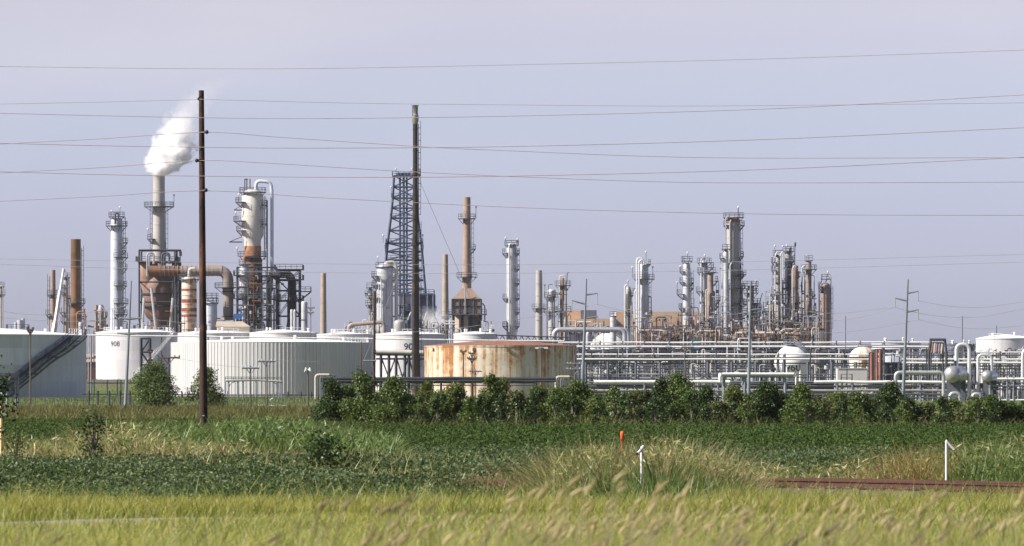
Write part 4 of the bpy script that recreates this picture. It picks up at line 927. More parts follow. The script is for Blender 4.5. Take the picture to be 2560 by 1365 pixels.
pipe_rack('lower pipe rack with grey lines just above the tree tops', 1240, 1440, 2240,
    [(936, [(1.2, G, 0), (1., K, 1.6), (1.2, B, 3)]), (946, [(1.6, K, 0, 1440, 1700), (2.2, W, 1.4, 1580, 1850)])], [1465, 1520, 1590, 1650, 1714, 1770, 1830, 1890, 1960, 2020, 2080, 2140, 2200], 'steel', topy=905)
pipe_rack('front pipe rack with a thick white pipe above the trees, right of the rusty tank', 1120, 1470, 2420,
    [(955, [(4.2, W, 0, 1485, 1825), (3.6, W, 0, 2035, 2420), (2., G, 1.6), (1.6, S, 3)]), (966, [(2.8, S, .3), (1.6, K, 2)]), (976, [(3.2, 'tower_grey', 0), (1.4, K, 2)]), (986, [(2.6, S, 0), (1.6, K, 2)])],
    [1612, 1700, 1795, 1857, 1963, 2093, 2131, 2216, 2301, 2386], 'galv', topy=953, bracing=((2093, 2131), (1857, 1900)))
pipe_rack('far right pipe rack with many white lines before the white cone tank', 1260, 2255, 2600,
    [(881, [(1.6, W, 0, 2440, 2600), (1.2, G, 2)]), (898, [(2., W, 0), (1.3, B, 2)]), (907, [(2.6, W, -.3), (2., S, 2)]), (915, [(2., G, 0), (1.3, K, 2)]), (930, [(1.3, S, 0), (1.1, B, 2)])],
    [2262, 2316, 2350, 2436, 2500, 2560], 'steel', topy=878)
pipe_rack('right edge front pipe rack carrying white lines on grey posts', 1080, 2472, 2600,
    [(948, [(3.2, W, 0), (1.5, G, 2)]), (964, [(2.4, G, 0), (1.5, S, 2)]), (1000, [(2., W, 0), (1.5, S, 2)])], [2475, 2518, 2534, 2575], 'galv', topy=944)
pipe_rack('dark pipe rack crossing before the flare stack and rusty tank', 900, 792, 1392,
    [(946, [(3.6, K, 0, 800, 1390), (3.4, 'steel_dark', 1.2, 800, 1390), (2.2, S, 2.4, 800, 1390)]), (952, [(3.6, K, 0, 800, 1390), (3.4, 'steel_dark', 1.3, 800, 1390)])], [812, 880, 950, 1020, 1102, 1180, 1260, 1340], 'steel_dark', topy=943, w=.25)
for (px, yt, D, lab) in ((793, 937, 890, 'bundle of beige pipes bending down at the left end of the dark rack'), (1394, 942, 1040, 'bundle of cream pipes bending down beside the rusty tank')):
    t = T('pipe_bend', lab, 'pipe', px, D, None, 'pipe bends at rack ends')
    for k in range(4): t.pipe([(px+k*6-4, 1035), (px+k*6-4, yt+k*.6), (px+k*6+30, yt+k*.6)], (3.2, 1.4, 1.4, 1.2)[k], ('pipe_beige', S, G, S)[k], dy=k*.5, rad=9)
# expansion loop and bent pipes
t = T('expansion_loop', 'white pipe expansion loop on a grey steel frame, right of centre', 'pipe', 1895, 1100, 0.)
t.part('pipe', MB().tube(fillet([t.l(1800, 955), t.l(1800, 936), t.l(1800, 936, 2), t.l(1985, 936, 2)], 1), 4.*t.k, 12), W)
t.part('pipe', MB().tube([t.l(1806, 935), t.l(1985, 935)], 3.8*t.k, 12), W)
t.pipe([(1975, 935), (1990, 935), (1990, 962)], 2.2, W, rad=6); t.part('beam', MB().box(t.x(1808), t.x(1982), 0, 3, t.z(943), t.z(939)), 'galv')
for x in (1810, 1862, 1963): t.part('post', MB().bar((t.x(x), .5, 0), (t.x(x), .5, t.z(939)), .42).bar((t.x(x), 3, 0), (t.x(x), 3, t.z(939)), .42), 'galv')
def bent(label, D, pts, r, m=B, rad=12, cat='pipe'):
    t = T('bent_pipe', label, cat, pts[0][0], D, None, 'big bent pipes'); P = [t.l(*p) for p in pts]
    z0 = P[0][2]
    t.part('pipe', MB().tube(fillet([(P[0][0], 0, min(0, z0))]+P[1:], rad*t.k), r*t.k, 16), m, ang=70)
    return t
bent('silver big pipe with a long flat top, before the tan building', 1400, [(1385, 1010), (1385, 824), (1562, 824), (1562, 1010)], 6.2, 'alu', 16)
bent('second silver pipe bending down right of the long one', 1412, [(1470, 828), (1470, 824), (1571, 824), (1571, 1010)], 5.6, 'alu', 16).part('foot', MB().bar((0, 0, 0), (0, 0, 14), .4), 'steel')
bent('tall white inverted U pipe above the large silver drum', 1085, [(2391, 1000), (2391, 861), (2423, 861), (2423, 1000)], 4.6, B, 15)
bent('smaller white inverted U pipe right of the tall one', 1085, [(2445, 1000), (2445, 887), (2479, 887), (2479, 1000)], 4., B, 12)
bent('white pipe bent over at the extreme right edge', 1085, [(2557, 1000), (2557, 875), (2590, 875), (2590, 1000)], 4.2, B, 12)
bent('silver pipe arch low in front of the large drum', 1075, [(2239, 1000), (2239, 931), (2359, 931), (2359, 1000)], 4.6, 'alu', 12)
bent('silver elbow pipe low beneath the large silver drum', 1070, [(2375, 1005), (2375, 983), (2400, 983), (2400, 1010)], 4.8, 'alu', 12)
bent('silver elbow pipe low beneath the smaller silver drum', 1070, [(2432, 1005), (2432, 985), (2452, 985), (2452, 1015)], 4.8, 'alu', 12)
bent('pale pipe dropping in a step left of the 960 sphere', 1370, [(1845, 1000), (1845, 846), (1878, 846), (1878, 1000)], 1.6, B, 6)
bent('beige pipe running under the column bases with a raised step', 1440, [(1843, 900), (1843, 831), (1950, 831), (1960, 823), (2030, 823), (2030, 880)], 2.4, 'pipe_beige', 7)
bent('thick beige pipe running right from the tallest column', 1436, [(1838, 930), (1838, 833), (2003, 834), (2003, 990)], 3.4, 'pipe_beige', 6)
bent('pale pipe leading right from the bent-pipe column bases', 1440, [(1592, 900), (1592, 826), (1660, 826), (1660, 900)], 2.2, 'pipe_beige', 6)
bent('beige pipe at the feet of the stepped brown column', 1438, [(1745, 900), (1745, 828), (1800, 828), (1800, 905)], 2.6, 'pipe_beige', 6)
bent('black inverted U pipe above the exchangers, before the tan building', 1455, [(1641, 900), (1641, 793), (1665, 793), (1665, 900)], 1.8, K, 6)
bent('tan bent pipe over the tanks left of the flare stack', 1430, [(872, 860), (872, 812), (960, 805), (960, 860)], 5., 'duct_tan', 12)
# long white line over the tanks
t = T('overhead_pipeline', 'long thin white pipeline passing across the fronts of the tanks', 'pipeline', 800, 1300, 0.)
P = [t.l(x, y) for x, y in ((217, 838), (480, 841), (760, 845), (960, 847), (1160, 850), (1410, 853))]
t.part('pipe', MB().tube(P, 1.7*t.k, 8), W)
for x in (228, 520, 700, 880, 1120, 1300): t.part('post', MB().bar((t.x(x), 0, 0), (t.x(x), 0, t.z(838+(x-185)*.0122)), .3), 'galv')
# cream bullet on a steel stand under the 90 tank
t = T('pressure_vessel', 'cream horizontal vessel on a dark braced stand before the 90 tank', 'vessel', 988, 1260, 0.)
t.part('shell', MB().tube([t.l(934, 880), t.l(936, 880), t.l(1058, 882), t.l(1060, 882)], [4*t.k, 6*t.k, 6*t.k, 4*t.k], 20), 'tower_cream')
for x in (952, 972, 990, 1012, 1022, 1047): t.part('post', MB().bar((t.x(x), 0, 0), (t.x(x), 0, t.z(887)), .4).bar((t.x(x), 3, 0), (t.x(x), 3, t.z(887)), .4), K)
mb = MB()
for a, b in ((952, 990), (990, 1022), (1022, 1047)):
    mb.bar((t.x(a), 0, .5), (t.x(b), 0, t.z(890)), .22); mb.bar((t.x(b), 0, .5), (t.x(a), 0, t.z(890)), .22)
for y in (887, 897): mb.bar(t.l(940, y), t.l(1060, y), .3)
t.part('brace', mb, K)
# rust-red striped bundles
def red_bundle(label, D, x0, x1, y0, y1, n, lean=0):
    t = T('finned_pipe_bundle', label, 'pipe bundle', (x0+x1)/2, D, 0., 'rust-red pipe bundles')
    for k in range(n):
        x = x0+(x1-x0)*(k+.5)/n; w = (x1-x0)/n*.33*t.k; m = ('orange_red', 'pipe_beige', 'steel')[k % 3] if n > 3 else 'orange_red'
        mb = MB(); z0, z1 = t.z(y1), t.z(y0); nn = int((z1-z0)/.35); px_ = t.x(x)
        pr = []
        for i in range(nn): zz = z0+(z1-z0)*i/nn; pr += [(w, zz), (w*1.12, zz+.12), (w*1.12, zz+.2), (w, zz+.3)]
        mb.lathe(pr, 12, (px_, 0)); o = t.part('finned_pipe', mb, m)
        if lean: o.rotation_euler.y = lean; o.location = (-(z0+z1)/2*math.sin(lean), 0, 0)
    t.part('frame', MB().bar((t.x(x0), .6, 0), (t.x(x0), .6, t.z(y0)), .25).bar((t.x(x1), .6, 0), (t.x(x1), .6, t.z(y0)), .25).bar((t.x(x0), .6, t.z(y0)), (t.x(x1), .6, t.z(y0)), .25), K)
red_bundle('tall rust-red finned pipe bundle beside the stained vessel, right one', 1230, 2188, 2204, 874, 955, 2)
red_bundle('tall rust-red finned pipe bundle beside the stained vessel, left one', 1232, 2174, 2184, 882, 955, 1)
red_bundle('leaning orange and beige pipe bundle in a dark frame above the racks', 1235, 2328, 2358, 857, 882, 5, .12)
t = T('gantry', 'dark open gantry frame over the leaning orange bundle', 'gantry', 2345, 1233, 0.)
for x, xt in ((2322, 2327), (2366, 2362)): t.part('post', MB().bar((t.x(x), 0, 0), (t.x(x), 0, t.z(885)), .4).bar((t.x(x), 0, t.z(885)), t.l(xt, 849), .4), K)
t.part('beam', MB().bar(t.l(2324, 849), t.l(2365, 849), .4), K)
t = T('control_hut', 'beige windowless box building among the racks', 'building', 2130, 1180, 0.)
t.part('wall', MB().box(t.x(2094), t.x(2168), 0, 6, 0, t.z(921)), 'box_grey'); t.part('roof', MB().box(t.x(2093), t.x(2169), -.15, 6.2, t.z(921), t.z(920)), 'white')
t = T('service_platform', 'small black railed stand in front of the beige box building', 'platform', 2118, 1165, 0.)
z = t.z(954); t.part('deck', MB().box(t.x(2104), t.x(2132), 0, 3, z-.3, z), K); t.part('railing', MB().rail_line([(t.x(2104), 3, z), (t.x(2104), 0, z), (t.x(2131), 0, z), (t.x(2131), 3, z)], 1.5), 'steel_rail'); t.part('post', MB().bar((0, 1, 0), (0, 1, t.z(922)), .16), K)
for x in (2106, 2130): t.part('leg', MB().bar((t.x(x), 1.5, 0), (t.x(x), 1.5, z-.3), .3), K)
# low lattice boom lying across the top of the tanks
t = T('lattice_boom', 'dark lattice boom lying level behind the rusty tank', 'boom', 1340, 1390, 0.)
mb = MB(); xs = list(range(1240, 1425, 8))
for a, b in zip(xs[:-1], xs[1:]):
    for d in (0, 1.6):
        ya, yb = 838+(a-1240)*.03, 838+(b-1240)*.03
        mb.bar(t.l(a, ya, d), t.l(b, yb, d), .2); mb.bar(t.l(a, ya+14, d), t.l(b, yb+14, d), .2)
        mb.bar(t.l(a, ya, d), t.l(b, yb+14, d), .14) if (a//8) % 2 else mb.bar(t.l(a, ya+14, d), t.l(b, yb, d), .14)
t.part('lattice', mb, K)
for x in (1262, 1410): t.part('post', MB().bar((t.x(x), .8, 0), (t.x(x), .8, t.z(852)), .5), 'galv')
def shed(label, D, x0, x1, yt, depth, m, doors=()):
    t = T('equipment_shed', label, 'shed', (x0+x1)/2, D, 0., 'dark equipment sheds among the racks')
    t.part('wall', MB().box(t.x(x0), t.x(x1), 0, depth, 0, t.z(yt)), m); t.part('roof', MB().box(t.x(x0)-.3, t.x(x1)+.3, -.4, depth+.4, t.z(yt), t.z(yt)+.25), 'steel')
    for a, b, y in doors: t.part('opening', MB().box(t.x(a), t.x(b), -.05, .2, 0, t.z(y)), 'black_paint')
paint('shed_navy', (.035, .040, .060), .7, 0, .4, scale=.6); paint('shed_grey', (.12, .125, .145), .7, 0, .35, scale=.6)
shed('long dark shed behind the left part of the pipe racks', 1404, 1452, 1600, 884, 8, 'shed_navy', ((1470, 1490, 910), (1540, 1570, 905)))
shed('dark grey shed behind the racks below the red-capped column', 1406, 1625, 1742, 878, 8, 'shed_navy', ((1650, 1680, 905),))
shed('pale grey panelled shed behind the racks below the tallest column', 1402, 1748, 1832, 868, 8, 'shed_grey', ((1770, 1790, 900),))
shed('dark shed behind the racks left of the 960 sphere', 1408, 1836, 1922, 886, 8, 'shed_navy')
shed('dark shed behind the racks right of the 960 sphere', 1404, 2050, 2118, 884, 8, 'shed_navy')
shed('dark shed behind the racks right of the red bundles', 1338, 2212, 2320, 908, 6, 'shed_navy', ((2240, 2270, 925),))
shed('dark shed behind the tall white inverted U pipe', 1338, 2342, 2432, 900, 6, 'shed_navy')
shed('low dark shelter behind the front rack, left part', 1236, 1470, 1690, 962, 5, 'shed_navy'); shed('low dark shelter behind the front rack, middle part', 1232, 1830, 2085, 960, 5, 'shed_navy'); shed('low dark shelter behind the front rack, right part', 1200, 2175, 2560, 960, 5, 'shed_navy')
# exchangers: round rusty ends in a row
t0 = None
for i, (x, y, r) in enumerate(((1628, 836, 5), (1662, 832, 4.5), (1684, 840, 5), (1648, 843, 4), (1742, 838, 5), (1785, 838, 5), (1858, 840, 4), (1886, 839, 4.5), (1914, 839, 4.5), (1696, 833, 4), (1990, 831, 6), (1990, 845, 5), (1665, 848, 4), (1785, 848, 4.5))):
    t = T('heat_exchanger', 'rusty brown exchanger drum seen end-on in the row under the columns', 'heat exchanger', x, 1430, 0., 'heat exchangers under the columns'); R = r*t.k; zc = t.z(y)
    t.part('channel_end', MB().cyl((0, -1.2, zc), (0, -.7, zc), R*1.15, n=18).cyl((0, -.7, zc), (0, 0, zc), R*.95, n=18), 'furnace_light')
    t.part('shell', MB().cyl((0, 0, zc), (0, 6, zc), R*.9, n=18), 'rust_brown'); t.part('saddle', MB().box(-R*.7, R*.7, .6, 1.2, 0, zc-R*.8).box(-R*.7, R*.7, 4.4, 5, 0, zc-R*.8), 'rust_dark')
    t.part('nozzle', MB().cyl((0, .5, zc), (0, .5, zc+R+.7), .22), 'rust_brown')
# pipework manifolds: dense small risers, valves and cross pipes between the racks
def manifold(px, D, y0, y1, wpx, n, pal, k):
    if k == 'grey' and 1940 < px < 2030 and D < 1330: return
    t = T('pipe_manifold', MAN_LABEL[k], 'pipework', px, D, 0., MAN_GROUP[k])
    for i in range(n):
        m = random.choice(pal); r = random.choice((.5, .6, .8, 1., 1.3)); x = px+random.uniform(-.5, .5)*wpx; d = random.uniform(-3, 3)
        u = random.random(); ya = random.uniform(y0, y1-8)
        if u < .45: P = [t.l(x, y1, d), t.l(x, ya, d)]; P[0] = (P[0][0], d, 0.)
        elif u < .75: L = random.choice((-1, 1))*random.uniform(8, wpx*.5); P = [t.l(x, y1, d), t.l(x, ya, d), t.l(x+L, ya, d)]; P[0] = (P[0][0], d, 0.)
        elif u < .9: L = random.uniform(6, wpx*.35); P = [t.l(x, y1, d), t.l(x, ya, d), t.l(x+L, ya, d), t.l(x+L, y1, d)]; P[0] = (P[0][0], d, 0.); P[3] = (P[3][0], d, 0.)
        else: L = random.uniform(wpx*.4, wpx*.9); P = [t.l(px-L/2, ya, d), t.l(px+L/2, ya, d)]
        P = fillet(P, .5, 3) if len(P) > 2 else P
        t.part('pipe', MB().tube(P, r*t.k, 6), m)
    for i in range(n//3):
        mb = MB(); x = px+random.uniform(-.5, .5)*wpx; y = random.uniform(y0+5, y1-3); p = Vector(t.l(x, y, random.uniform(-3.2, 0))); s_ = random.uniform(.18, .42)
        if i % 3 == 0: mb.cyl(p-Vector((0, 0, s_)), p+Vector((0, 0, s_)), s_*.9, n=8)
        elif i % 3 == 1: mb.box(p.x-s_, p.x+s_, p.y-s_, p.y+s_, p.z-s_*.7, p.z+s_*.7)
        else: mb.cyl(p-Vector((s_*1.3, 0, 0)), p+Vector((s_*1.3, 0, 0)), s_*.7, n=8)
        t.part('valve', mb, random.choice(('steel', 'alu_bright', 'galv', 'steel_dark')))
MAN_LABEL = {'grey': 'thicket of grey and white risers and valves between the pipe racks', 'rust': 'tangle of rusty brown pipes and valves at the feet of the columns', 'tank': 'small white pipes and railings poking up behind the tank roofs', 'tall': 'thin tall pipe risers climbing beside the columns and frames', 'low': 'dense grey risers low behind the front pipe rack'}
MAN_GROUP = {'grey': 'pipework between the racks', 'rust': 'rusty pipework under the columns', 'tank': 'pipework behind the tank roofs', 'tall': 'pipe risers beside the columns', 'low': 'pipework behind the front rack'}
PG = [G, S, S, K, K, K, B, W, B, 'rust_dark', 'steel_dark', 'pipe_beige']; PR = ['rust_brown', 'rust_brown', 'duct_brown', 'pipe_beige', S, K, 'rust_dark', 'alu', 'pipe_beige', G]
for i in range(30): manifold(1460+i*26, random.uniform(1318, 1365), 866, 945, 44, 15, PG, 'grey')
for i in range(12): manifold(2262+i*27, random.uniform(1275, 1330), 868, 950, 36, 24, PG, 'grey')
for i in range(16): manifold(1470+i*48, random.uniform(1255, 1290), 908, 965, 50, 12, PG+[K, S, 'rust_brown'], 'grey')
for i in range(13): manifold(2130+i*34, random.uniform(1130, 1180), 955, 1000, 36, 22, PG, 'low')
for i in range(6): manifold(1560+i*110, random.uniform(1135, 1180), 962, 1000, 80, 14, PG+[K, K, S], 'low')
for i in range(13): manifold(1605+i*36, random.uniform(1440, 1475), 788 if i % 3 else 775, 856, 46, 22, PR, 'rust')
for x in (1925, 1960, 1990, 2010, 2040): manifold(x, 1470, 720, 850, 34, 26, PG+PR, 'rust')
for x, w_ in ((1800, 60), (1740, 60), (1860, 40)): manifold(x, 1465, 740, 850, w_, 20, PG+['alu'], 'rust')
for i in range(11): manifold(1615+i*40, 1428, 816, 858, 44, 20, ['rust_brown', 'rust_dark', 'duct_brown', 'rust_dark', K, 'pipe_beige'], 'rust')
for x, y0_, w_, n_ in ((1608, 660, 30, 14), (1572, 730, 24, 10), (1716, 665, 28, 12), (1764, 665, 34, 18), (1784, 690, 30, 14), (1818, 620, 30, 20), (1846, 600, 22, 8), (1878, 725, 30, 14), (1905, 760, 30, 16), (1945, 640, 26, 22), (1962, 640, 26, 22), (1978, 640, 28, 22), (1998, 670, 28, 16), (2022, 670, 28, 14), (2046, 720, 30, 14), (2072, 700, 18, 8), (1380, 735, 26, 12), (1408, 705, 26, 12), (962, 690, 36, 14), (930, 720, 30, 16), (166, 700, 24, 14), (200, 770, 30, 14), (255, 770, 30, 12), (295, 700, 30, 8), (440, 720, 30, 8), (640, 690, 70, 24), (720, 700, 60, 8), (545, 760, 60, 14), (1010, 760, 60, 24)):
    manifold(x, 1484 if x > 700 or x < 340 else 1466, y0_, 850, w_, n_, [S, K, 'steel', 'alu', 'galv', 'alu_bright', 'rust_dark', 'tower_grey'] if x > 700 else [S, K, 'rust_dark', 'galv', 'rust_brown', K], 'tall')
for x in (880, 910, 940, 1065, 1100, 1125, 1215, 1430, 1460, 1500): manifold(x, 1460, 798, 838, 40, 14, PG+[W, W], 'tank')
for x in (232, 250, 330, 360, 430, 560, 650, 700): manifold(x, 1462, 800, 838, 40, 10, PG+['rust_brown'], 'tank')
# sloping conveyor-like walkway and teal box
t = T('equipment_box', 'teal equipment box under the red-capped column', 'box', 1737, 1425, 0.)
t.part('body', MB().box(t.x(1729), t.x(1745), -1, 1.5, 0, t.z(848)), 'teal')
t = T('sloping_stair', 'grey sloping stair among the racks, right of centre', 'stair', 1755, 1235, 0.)
mb = MB()
for d in (0, 1.1): mb.bar(t.l(1735, 925, d), t.l(1775, 948, d), .35); mb.bar(t.l(1735, 916, d), t.l(1775, 939, d), .12)
for k in range(14): q = Vector(t.l(1735, 924)).lerp(Vector(t.l(1775, 947)), k/13); mb.box(q.x-.15, q.x+.15, 0, 1.1, q.z-.03, q.z+.03)
t.part('stringer', mb, 'galv'); t.part('post', MB().bar((t.x(1736), .5, 0), (t.x(1736), .5, t.z(926)), .3), S)
# frame arches before the ribbed tank
t = T('pipe_bridge', 'pale steel pipe bridge with curved knee braces before the ribbed tank', 'pipe bridge', 636, 930, None)
za = t.z(951); t.part('pipe', MB().tube([t.l(566, 952), t.l(640, 950), t.l(704, 954)], 2.6*t.k, 10), 'tower_grey')
t.part('railing', MB().rail_line([t.l(563, 950), t.l(704, 951)], .5, .07, 1.2), S)
for x in (564, 572, 594, 608, 640, 697, 704): t.part('post', MB().bar((t.x(x), 0, -.3), (t.x(x), 0, za), .16), 'galv')
t.part('knee_brace', MB().tube(fillet([t.l(572, 975), t.l(574, 960), t.l(590, 953)], .8), .07, 5).tube(fillet([t.l(697, 975), t.l(695, 962), t.l(680, 954)], .8), .07, 5), 'galv')
t = T('stile_steps', 'small railed steps over the pipes before the ribbed tank', 'steps', 715, 880, None)
mb = MB().box(t.x(682), t.x(704), 0, 1, t.z(995)-.1, t.z(995))
for d in (0, 1):
    mb.bar(t.l(682, 995, d), t.l(668, 1006, d), .12); mb.bar(t.l(704, 995, d), t.l(742, 1018, d), .12)
    mb.bar(t.l(676, 985, d), t.l(690, 982, d), .06); mb.bar(t.l(690, 982, d), t.l(704, 983, d), .06); mb.bar(t.l(704, 983, d), t.l(742, 1004, d), .06)
for x, a in ((684, 983), (704, 983), (722, 993), (740, 1003)): mb.bar((t.x(x), 0, -.2), t.l(x, a), .07)
t.part('tread', mb, 'galv')
t = T('guard_rail', 'low white pipe rail at the dike foot right of the two short poles', 'rail', 680, 800, None)
t.part('rail', MB().tube([t.l(645, 1014), t.l(681, 1015), t.l(716, 1015)], .13, 8), W)
for x in (646, 681, 715): t.part('post', MB().bar((t.x(x), 0, -.2), (t.x(x), 0, t.z(1015)), .14), W)
for lab, x0, x1, y, D, posts in (('dark low pipe on stub posts in front of the 908 tank dike', 205, 345, 985, 800, (222, 244, 273, 300, 324)), ('upper dark pipe on short posts on the 908 tank dike', 218, 345, 957, 1290, (224, 235, 268, 293, 302)), ('thin dark pipe along the foot of the ribbed tank', 432, 800, 987, 1000, (455, 495, 570, 720, 752, 778))):
    t = T('low_pipe', lab, 'pipe', (x0+x1)/2, D, None, 'low pipes by the dikes')
    t.part('pipe', MB().tube([t.l(x0, y), t.l((x0+x1)/2, y+.6), t.l(x1, y)], 1.6*t.k, 8), K)
    for x in posts: t.part('post', MB().bar((t.x(x), 0, -.8), (t.x(x), 0, t.z(y-8)), .22), K)
t = T('canopy', 'dark curved-roof canopy on grey posts at the left edge', 'canopy', 20, 730, None)
t.part('roof', MB().sector(0, 1.1, -3.6, 1.1, 0.0, PI) if False else MB().box(t.x(-30), t.x(44), -1, 2, t.z(943), t.z(933)), K)
t.part('beam', MB().bar(t.l(-20, 950), t.l(48, 950), .25).bar(t.l(-20, 975), t.l(40, 950), .12), 'galv')
for x in (-10, 18, 40, 45): t.part('post', MB().bar((t.x(x), 0, -.3), (t.x(x), 0, t.z(940)), .2), 'galv')
t = steel_frame('slim dark steel ladder frame in front of the 908 tank', 1270, 352, 374, 846, 2.5, 2, (880, 912, 940), None, w=.35)
# perimeter fence along the service road
t = T('chain_fence', 'low dark wire fence along the service road at left', 'fence', 420, 690, None)
for x in range(40, 800, 24): t.part('post', MB().bar((t.x(x), 0, -.1), (t.x(x), 0, 1.5), .07), S)
t.part('wire', MB().bar((t.x(40), 0, 1.45), (t.x(795), 0, 1.45), .03).bar((t.x(40), 0, .9), (t.x(795), 0, .9), .03).bar((t.x(40), 0, .4), (t.x(795), 0, .4), .03), S)
t = T('rock_border', 'pale rubble border beside the service road', 'rubble', 420, 702, None); mb = MB()
for k in range(420):
    x = random.uniform(60, 800); d = random.uniform(-1.5, 2); s_ = random.uniform(.1, .3); q = Vector((t.x(x), d, s_*.5))
    mb.add([tuple(q+Vector((random.uniform(-1, 1), random.uniform(-1, 1), random.uniform(-.6, .6)))*s_) for _ in range(5)], [(0, 1, 2), (0, 2, 3), (0, 3, 4), (1, 2, 4), (2, 3, 4), (0, 1, 4)])
o = obj('rubble', mb, 'rubble_mat' if paint('rubble_mat', (.42, .40, .38), .9, 0, .5) else '', t.e); t.e['kind'] = 'stuff'; o['kind'] = 'stuff'
# ================================================================ poles and wires
def smooth(pts, n=10):
    "Catmull-Rom through the points"
    P = [Vector(p) for p in pts]; P = [P[0]*2-P[1]]+P+[P[-1]*2-P[-2]]; out = []
    for a, b, c, d in zip(P[:-3], P[1:-2], P[2:-1], P[3:]):
        for k in range(n):
            t = k/n; out.append(.5*((2*b)+(c-a)*t+(2*a-5*b+4*c-d)*t*t+(-a+3*b-3*c+d)*t**3))
    out.append(P[-2]); return out
def wire(label, D, pts, r, m='wire', group='power lines', ext=True, name='power_line'):
    "the whole line runs at one distance; it goes on past both picture edges"
    pts = list(pts)
    if ext:
        if pts[0][0] <= 0: a, b = pts[0], pts[1]; pts = [(a[0]-700, a[1]-(b[1]-a[1])/(b[0]-a[0])*700)]+pts
        if pts[-1][0] >= 2560: a, b = pts[-1], pts[-2]; pts = pts+[(a[0]+700, a[1]+(a[1]-b[1])/(a[0]-b[0])*700)]
    P = smooth([(wx(x, D), D+(p[2] if len(p) > 2 else 0), wz(y, D)) for p in pts for x, y in [p[:2]]])
    o = obj(name, MB().tube(P, r, 5), m); tag(o, label, 'power line', group); return o
D0 = 205.
wire('topmost wire crossing the whole sky, above the pole top', 150, [(0, 166), (400, 171), (800, 171), (1280, 162), (1920, 147), (2560, 125)], .0065)
wire('thin wire held by the bracket at the wooden pole top', D0-.2, [(0, 260), (250, 255), (495, 249), (526, 249), (900, 258), (1280, 262), (1700, 265), (2200, 261), (2560, 257)], .0082)
wire('wire passing just below the pole top, rising to the right edge', 150, [(0, 283), (250, 289), (500, 294), (800, 296), (1280, 290), (1920, 272), (2560, 237)], .0085)
wire('wire on the upper insulator of the wooden pole', D0-.3, [(0, 360), (250, 347), (515, 331), (700, 343), (1060, 367), (1280, 377), (1600, 390), (1900, 395), (2560, 394)], .0112)
wire('wire crossing below the upper insulator, rising to the right', 150, [(0, 358), (250, 364), (500, 368), (800, 370), (1280, 366), (1900, 349), (2560, 319)], .0095)
wire('wire on the middle left-hand insulator of the wooden pole', D0-.3, [(0, 432), (250, 419), (490, 402), (640, 406), (1000, 428), (1280, 441), (1600, 453), (1900, 457), (2560, 455)], .0112)
wire('wire crossing just over the stack mouth, rising to the right', 150, [(0, 429), (250, 436), (497, 440), (880, 443), (1280, 440), (1900, 424), (2560, 393)], .0095)
wire('lowest main wire on the lower insulator of the wooden pole', D0-.3, [(0, 503), (250, 491), (515, 477), (800, 494), (1280, 518), (1700, 531), (2100, 537), (2560, 538)], .0112)
wire('faint upper wire low over the column tops', 420, [(0, 647), (500, 656), (1000, 661), (1400, 661), (1900, 653), (2560, 636)], .014, 'wire_far')
wire('faint lower wire low over the column tops', 420, [(0, 661), (500, 676), (1000, 683), (1400, 682), (1900, 674), (2560, 655)], .014, 'wire_far')
t = T('utility_pole', 'tall dark brown wooden utility pole, nearest pole, left of centre', 'pole', 507, D0, 0., 'wooden utility poles')
xb, xt = t.x(509.5), t.x(503.5); zt = t.z(226)
n = 14; t.part('shaft', MB().tube([(xb+(xt-xb)*k/n, 0, zt*k/n) for k in range(n+1)], [(.152-.058*k/n) for k in range(n+1)], 20), 'wood_dark')
for y, sgn, L in ((331, 1, 20), (402, -1, 23), (476, 1, 18)):
    xx = xb+(xt-xb)*t.z(y)/zt; a = (xx, -.12, t.z(y)); b = (t.x(507+sgn*(L-9)), -.3, t.z(y))
    o = t.part('bracket', MB().tube([a, b], .05, 10), 'insul_black')
    t.part('insulator', MB().tube([(b[0]-sgn*.06, b[1], b[2]), b, (b[0]+sgn*.06, b[1], b[2])], [.04, .085, .04], 12), 'insul_black', o)
t.part('wire_clamp', MB().bar((t.x(502), -.13, t.z(240)), (t.x(495), -.2, t.z(249)), .04).bar((t.x(495), -.2, t.z(249)), (t.x(501), -.13, t.z(250)), .04), 'insul_black')
t.part('id_tag', MB().box(xb-.05, xb+.03, -.160, -.150, t.z(1040), t.z(1038)), 'alu_bright')
t = T('utility_pole', 'dark brown wooden pole with one pale crossarm, left of the flare stack', 'pole', 934.5, 640, 0., 'wooden utility poles')
t.part('shaft', MB().tube([(0, 0, 0), (t.x(937), 0, t.z(728))], [4.2*t.k, 2.6*t.k], 14), 'wood_dark')
t.part('crossarm', MB().bar(t.l(907, 902, -.2), t.l(941, 902, -.2), .14), 'galv')
def xpole(label, px, ytop, D, arms=(), m='wood_grey', r=2.2, lean=0, extra=None):
    t = T('utility_pole', label, 'pole', px, D, None, 'wooden utility poles'); z = t.z(ytop)
    t.part('shaft', MB().tube([(0, 0, -.2), (lean, 0, z)], [r*t.k, r*.75*t.k], 10), m)
    for y, w_, mm in arms:
        mb = MB().bar((-w_*t.k, -.15, t.z(y)), (w_*t.k, -.15, t.z(y)), .16)
        mb.bar((-w_*.5*t.k, -.15, t.z(y)), (0, -.15, t.z(y)-.8), .07).bar((w_*.5*t.k, -.15, t.z(y)), (0, -.15, t.z(y)-.8), .07)
        o = t.part('crossarm', mb, mm)
        for s_ in (-.95, -.55, .55, .95): t.part('insulator', MB().cyl((s_*w_*t.k, -.15, t.z(y)+.08), (s_*w_*t.k, -.15, t.z(y)+.32), .08, .05, n=8), 'insul_black' if mm != 'galv' else 'alu_bright', o)
    return t
xpole('grey wooden pole with crossarms in front of the left tank', 76, 822, 700, ((824, 9, 'wood_grey'), (829, 7, 'wood_grey')))
xpole('short dark pole with a crossarm left of the round tree', 422, 890, 690, ((894, 28, 'wood_grey'),), r=2.6)
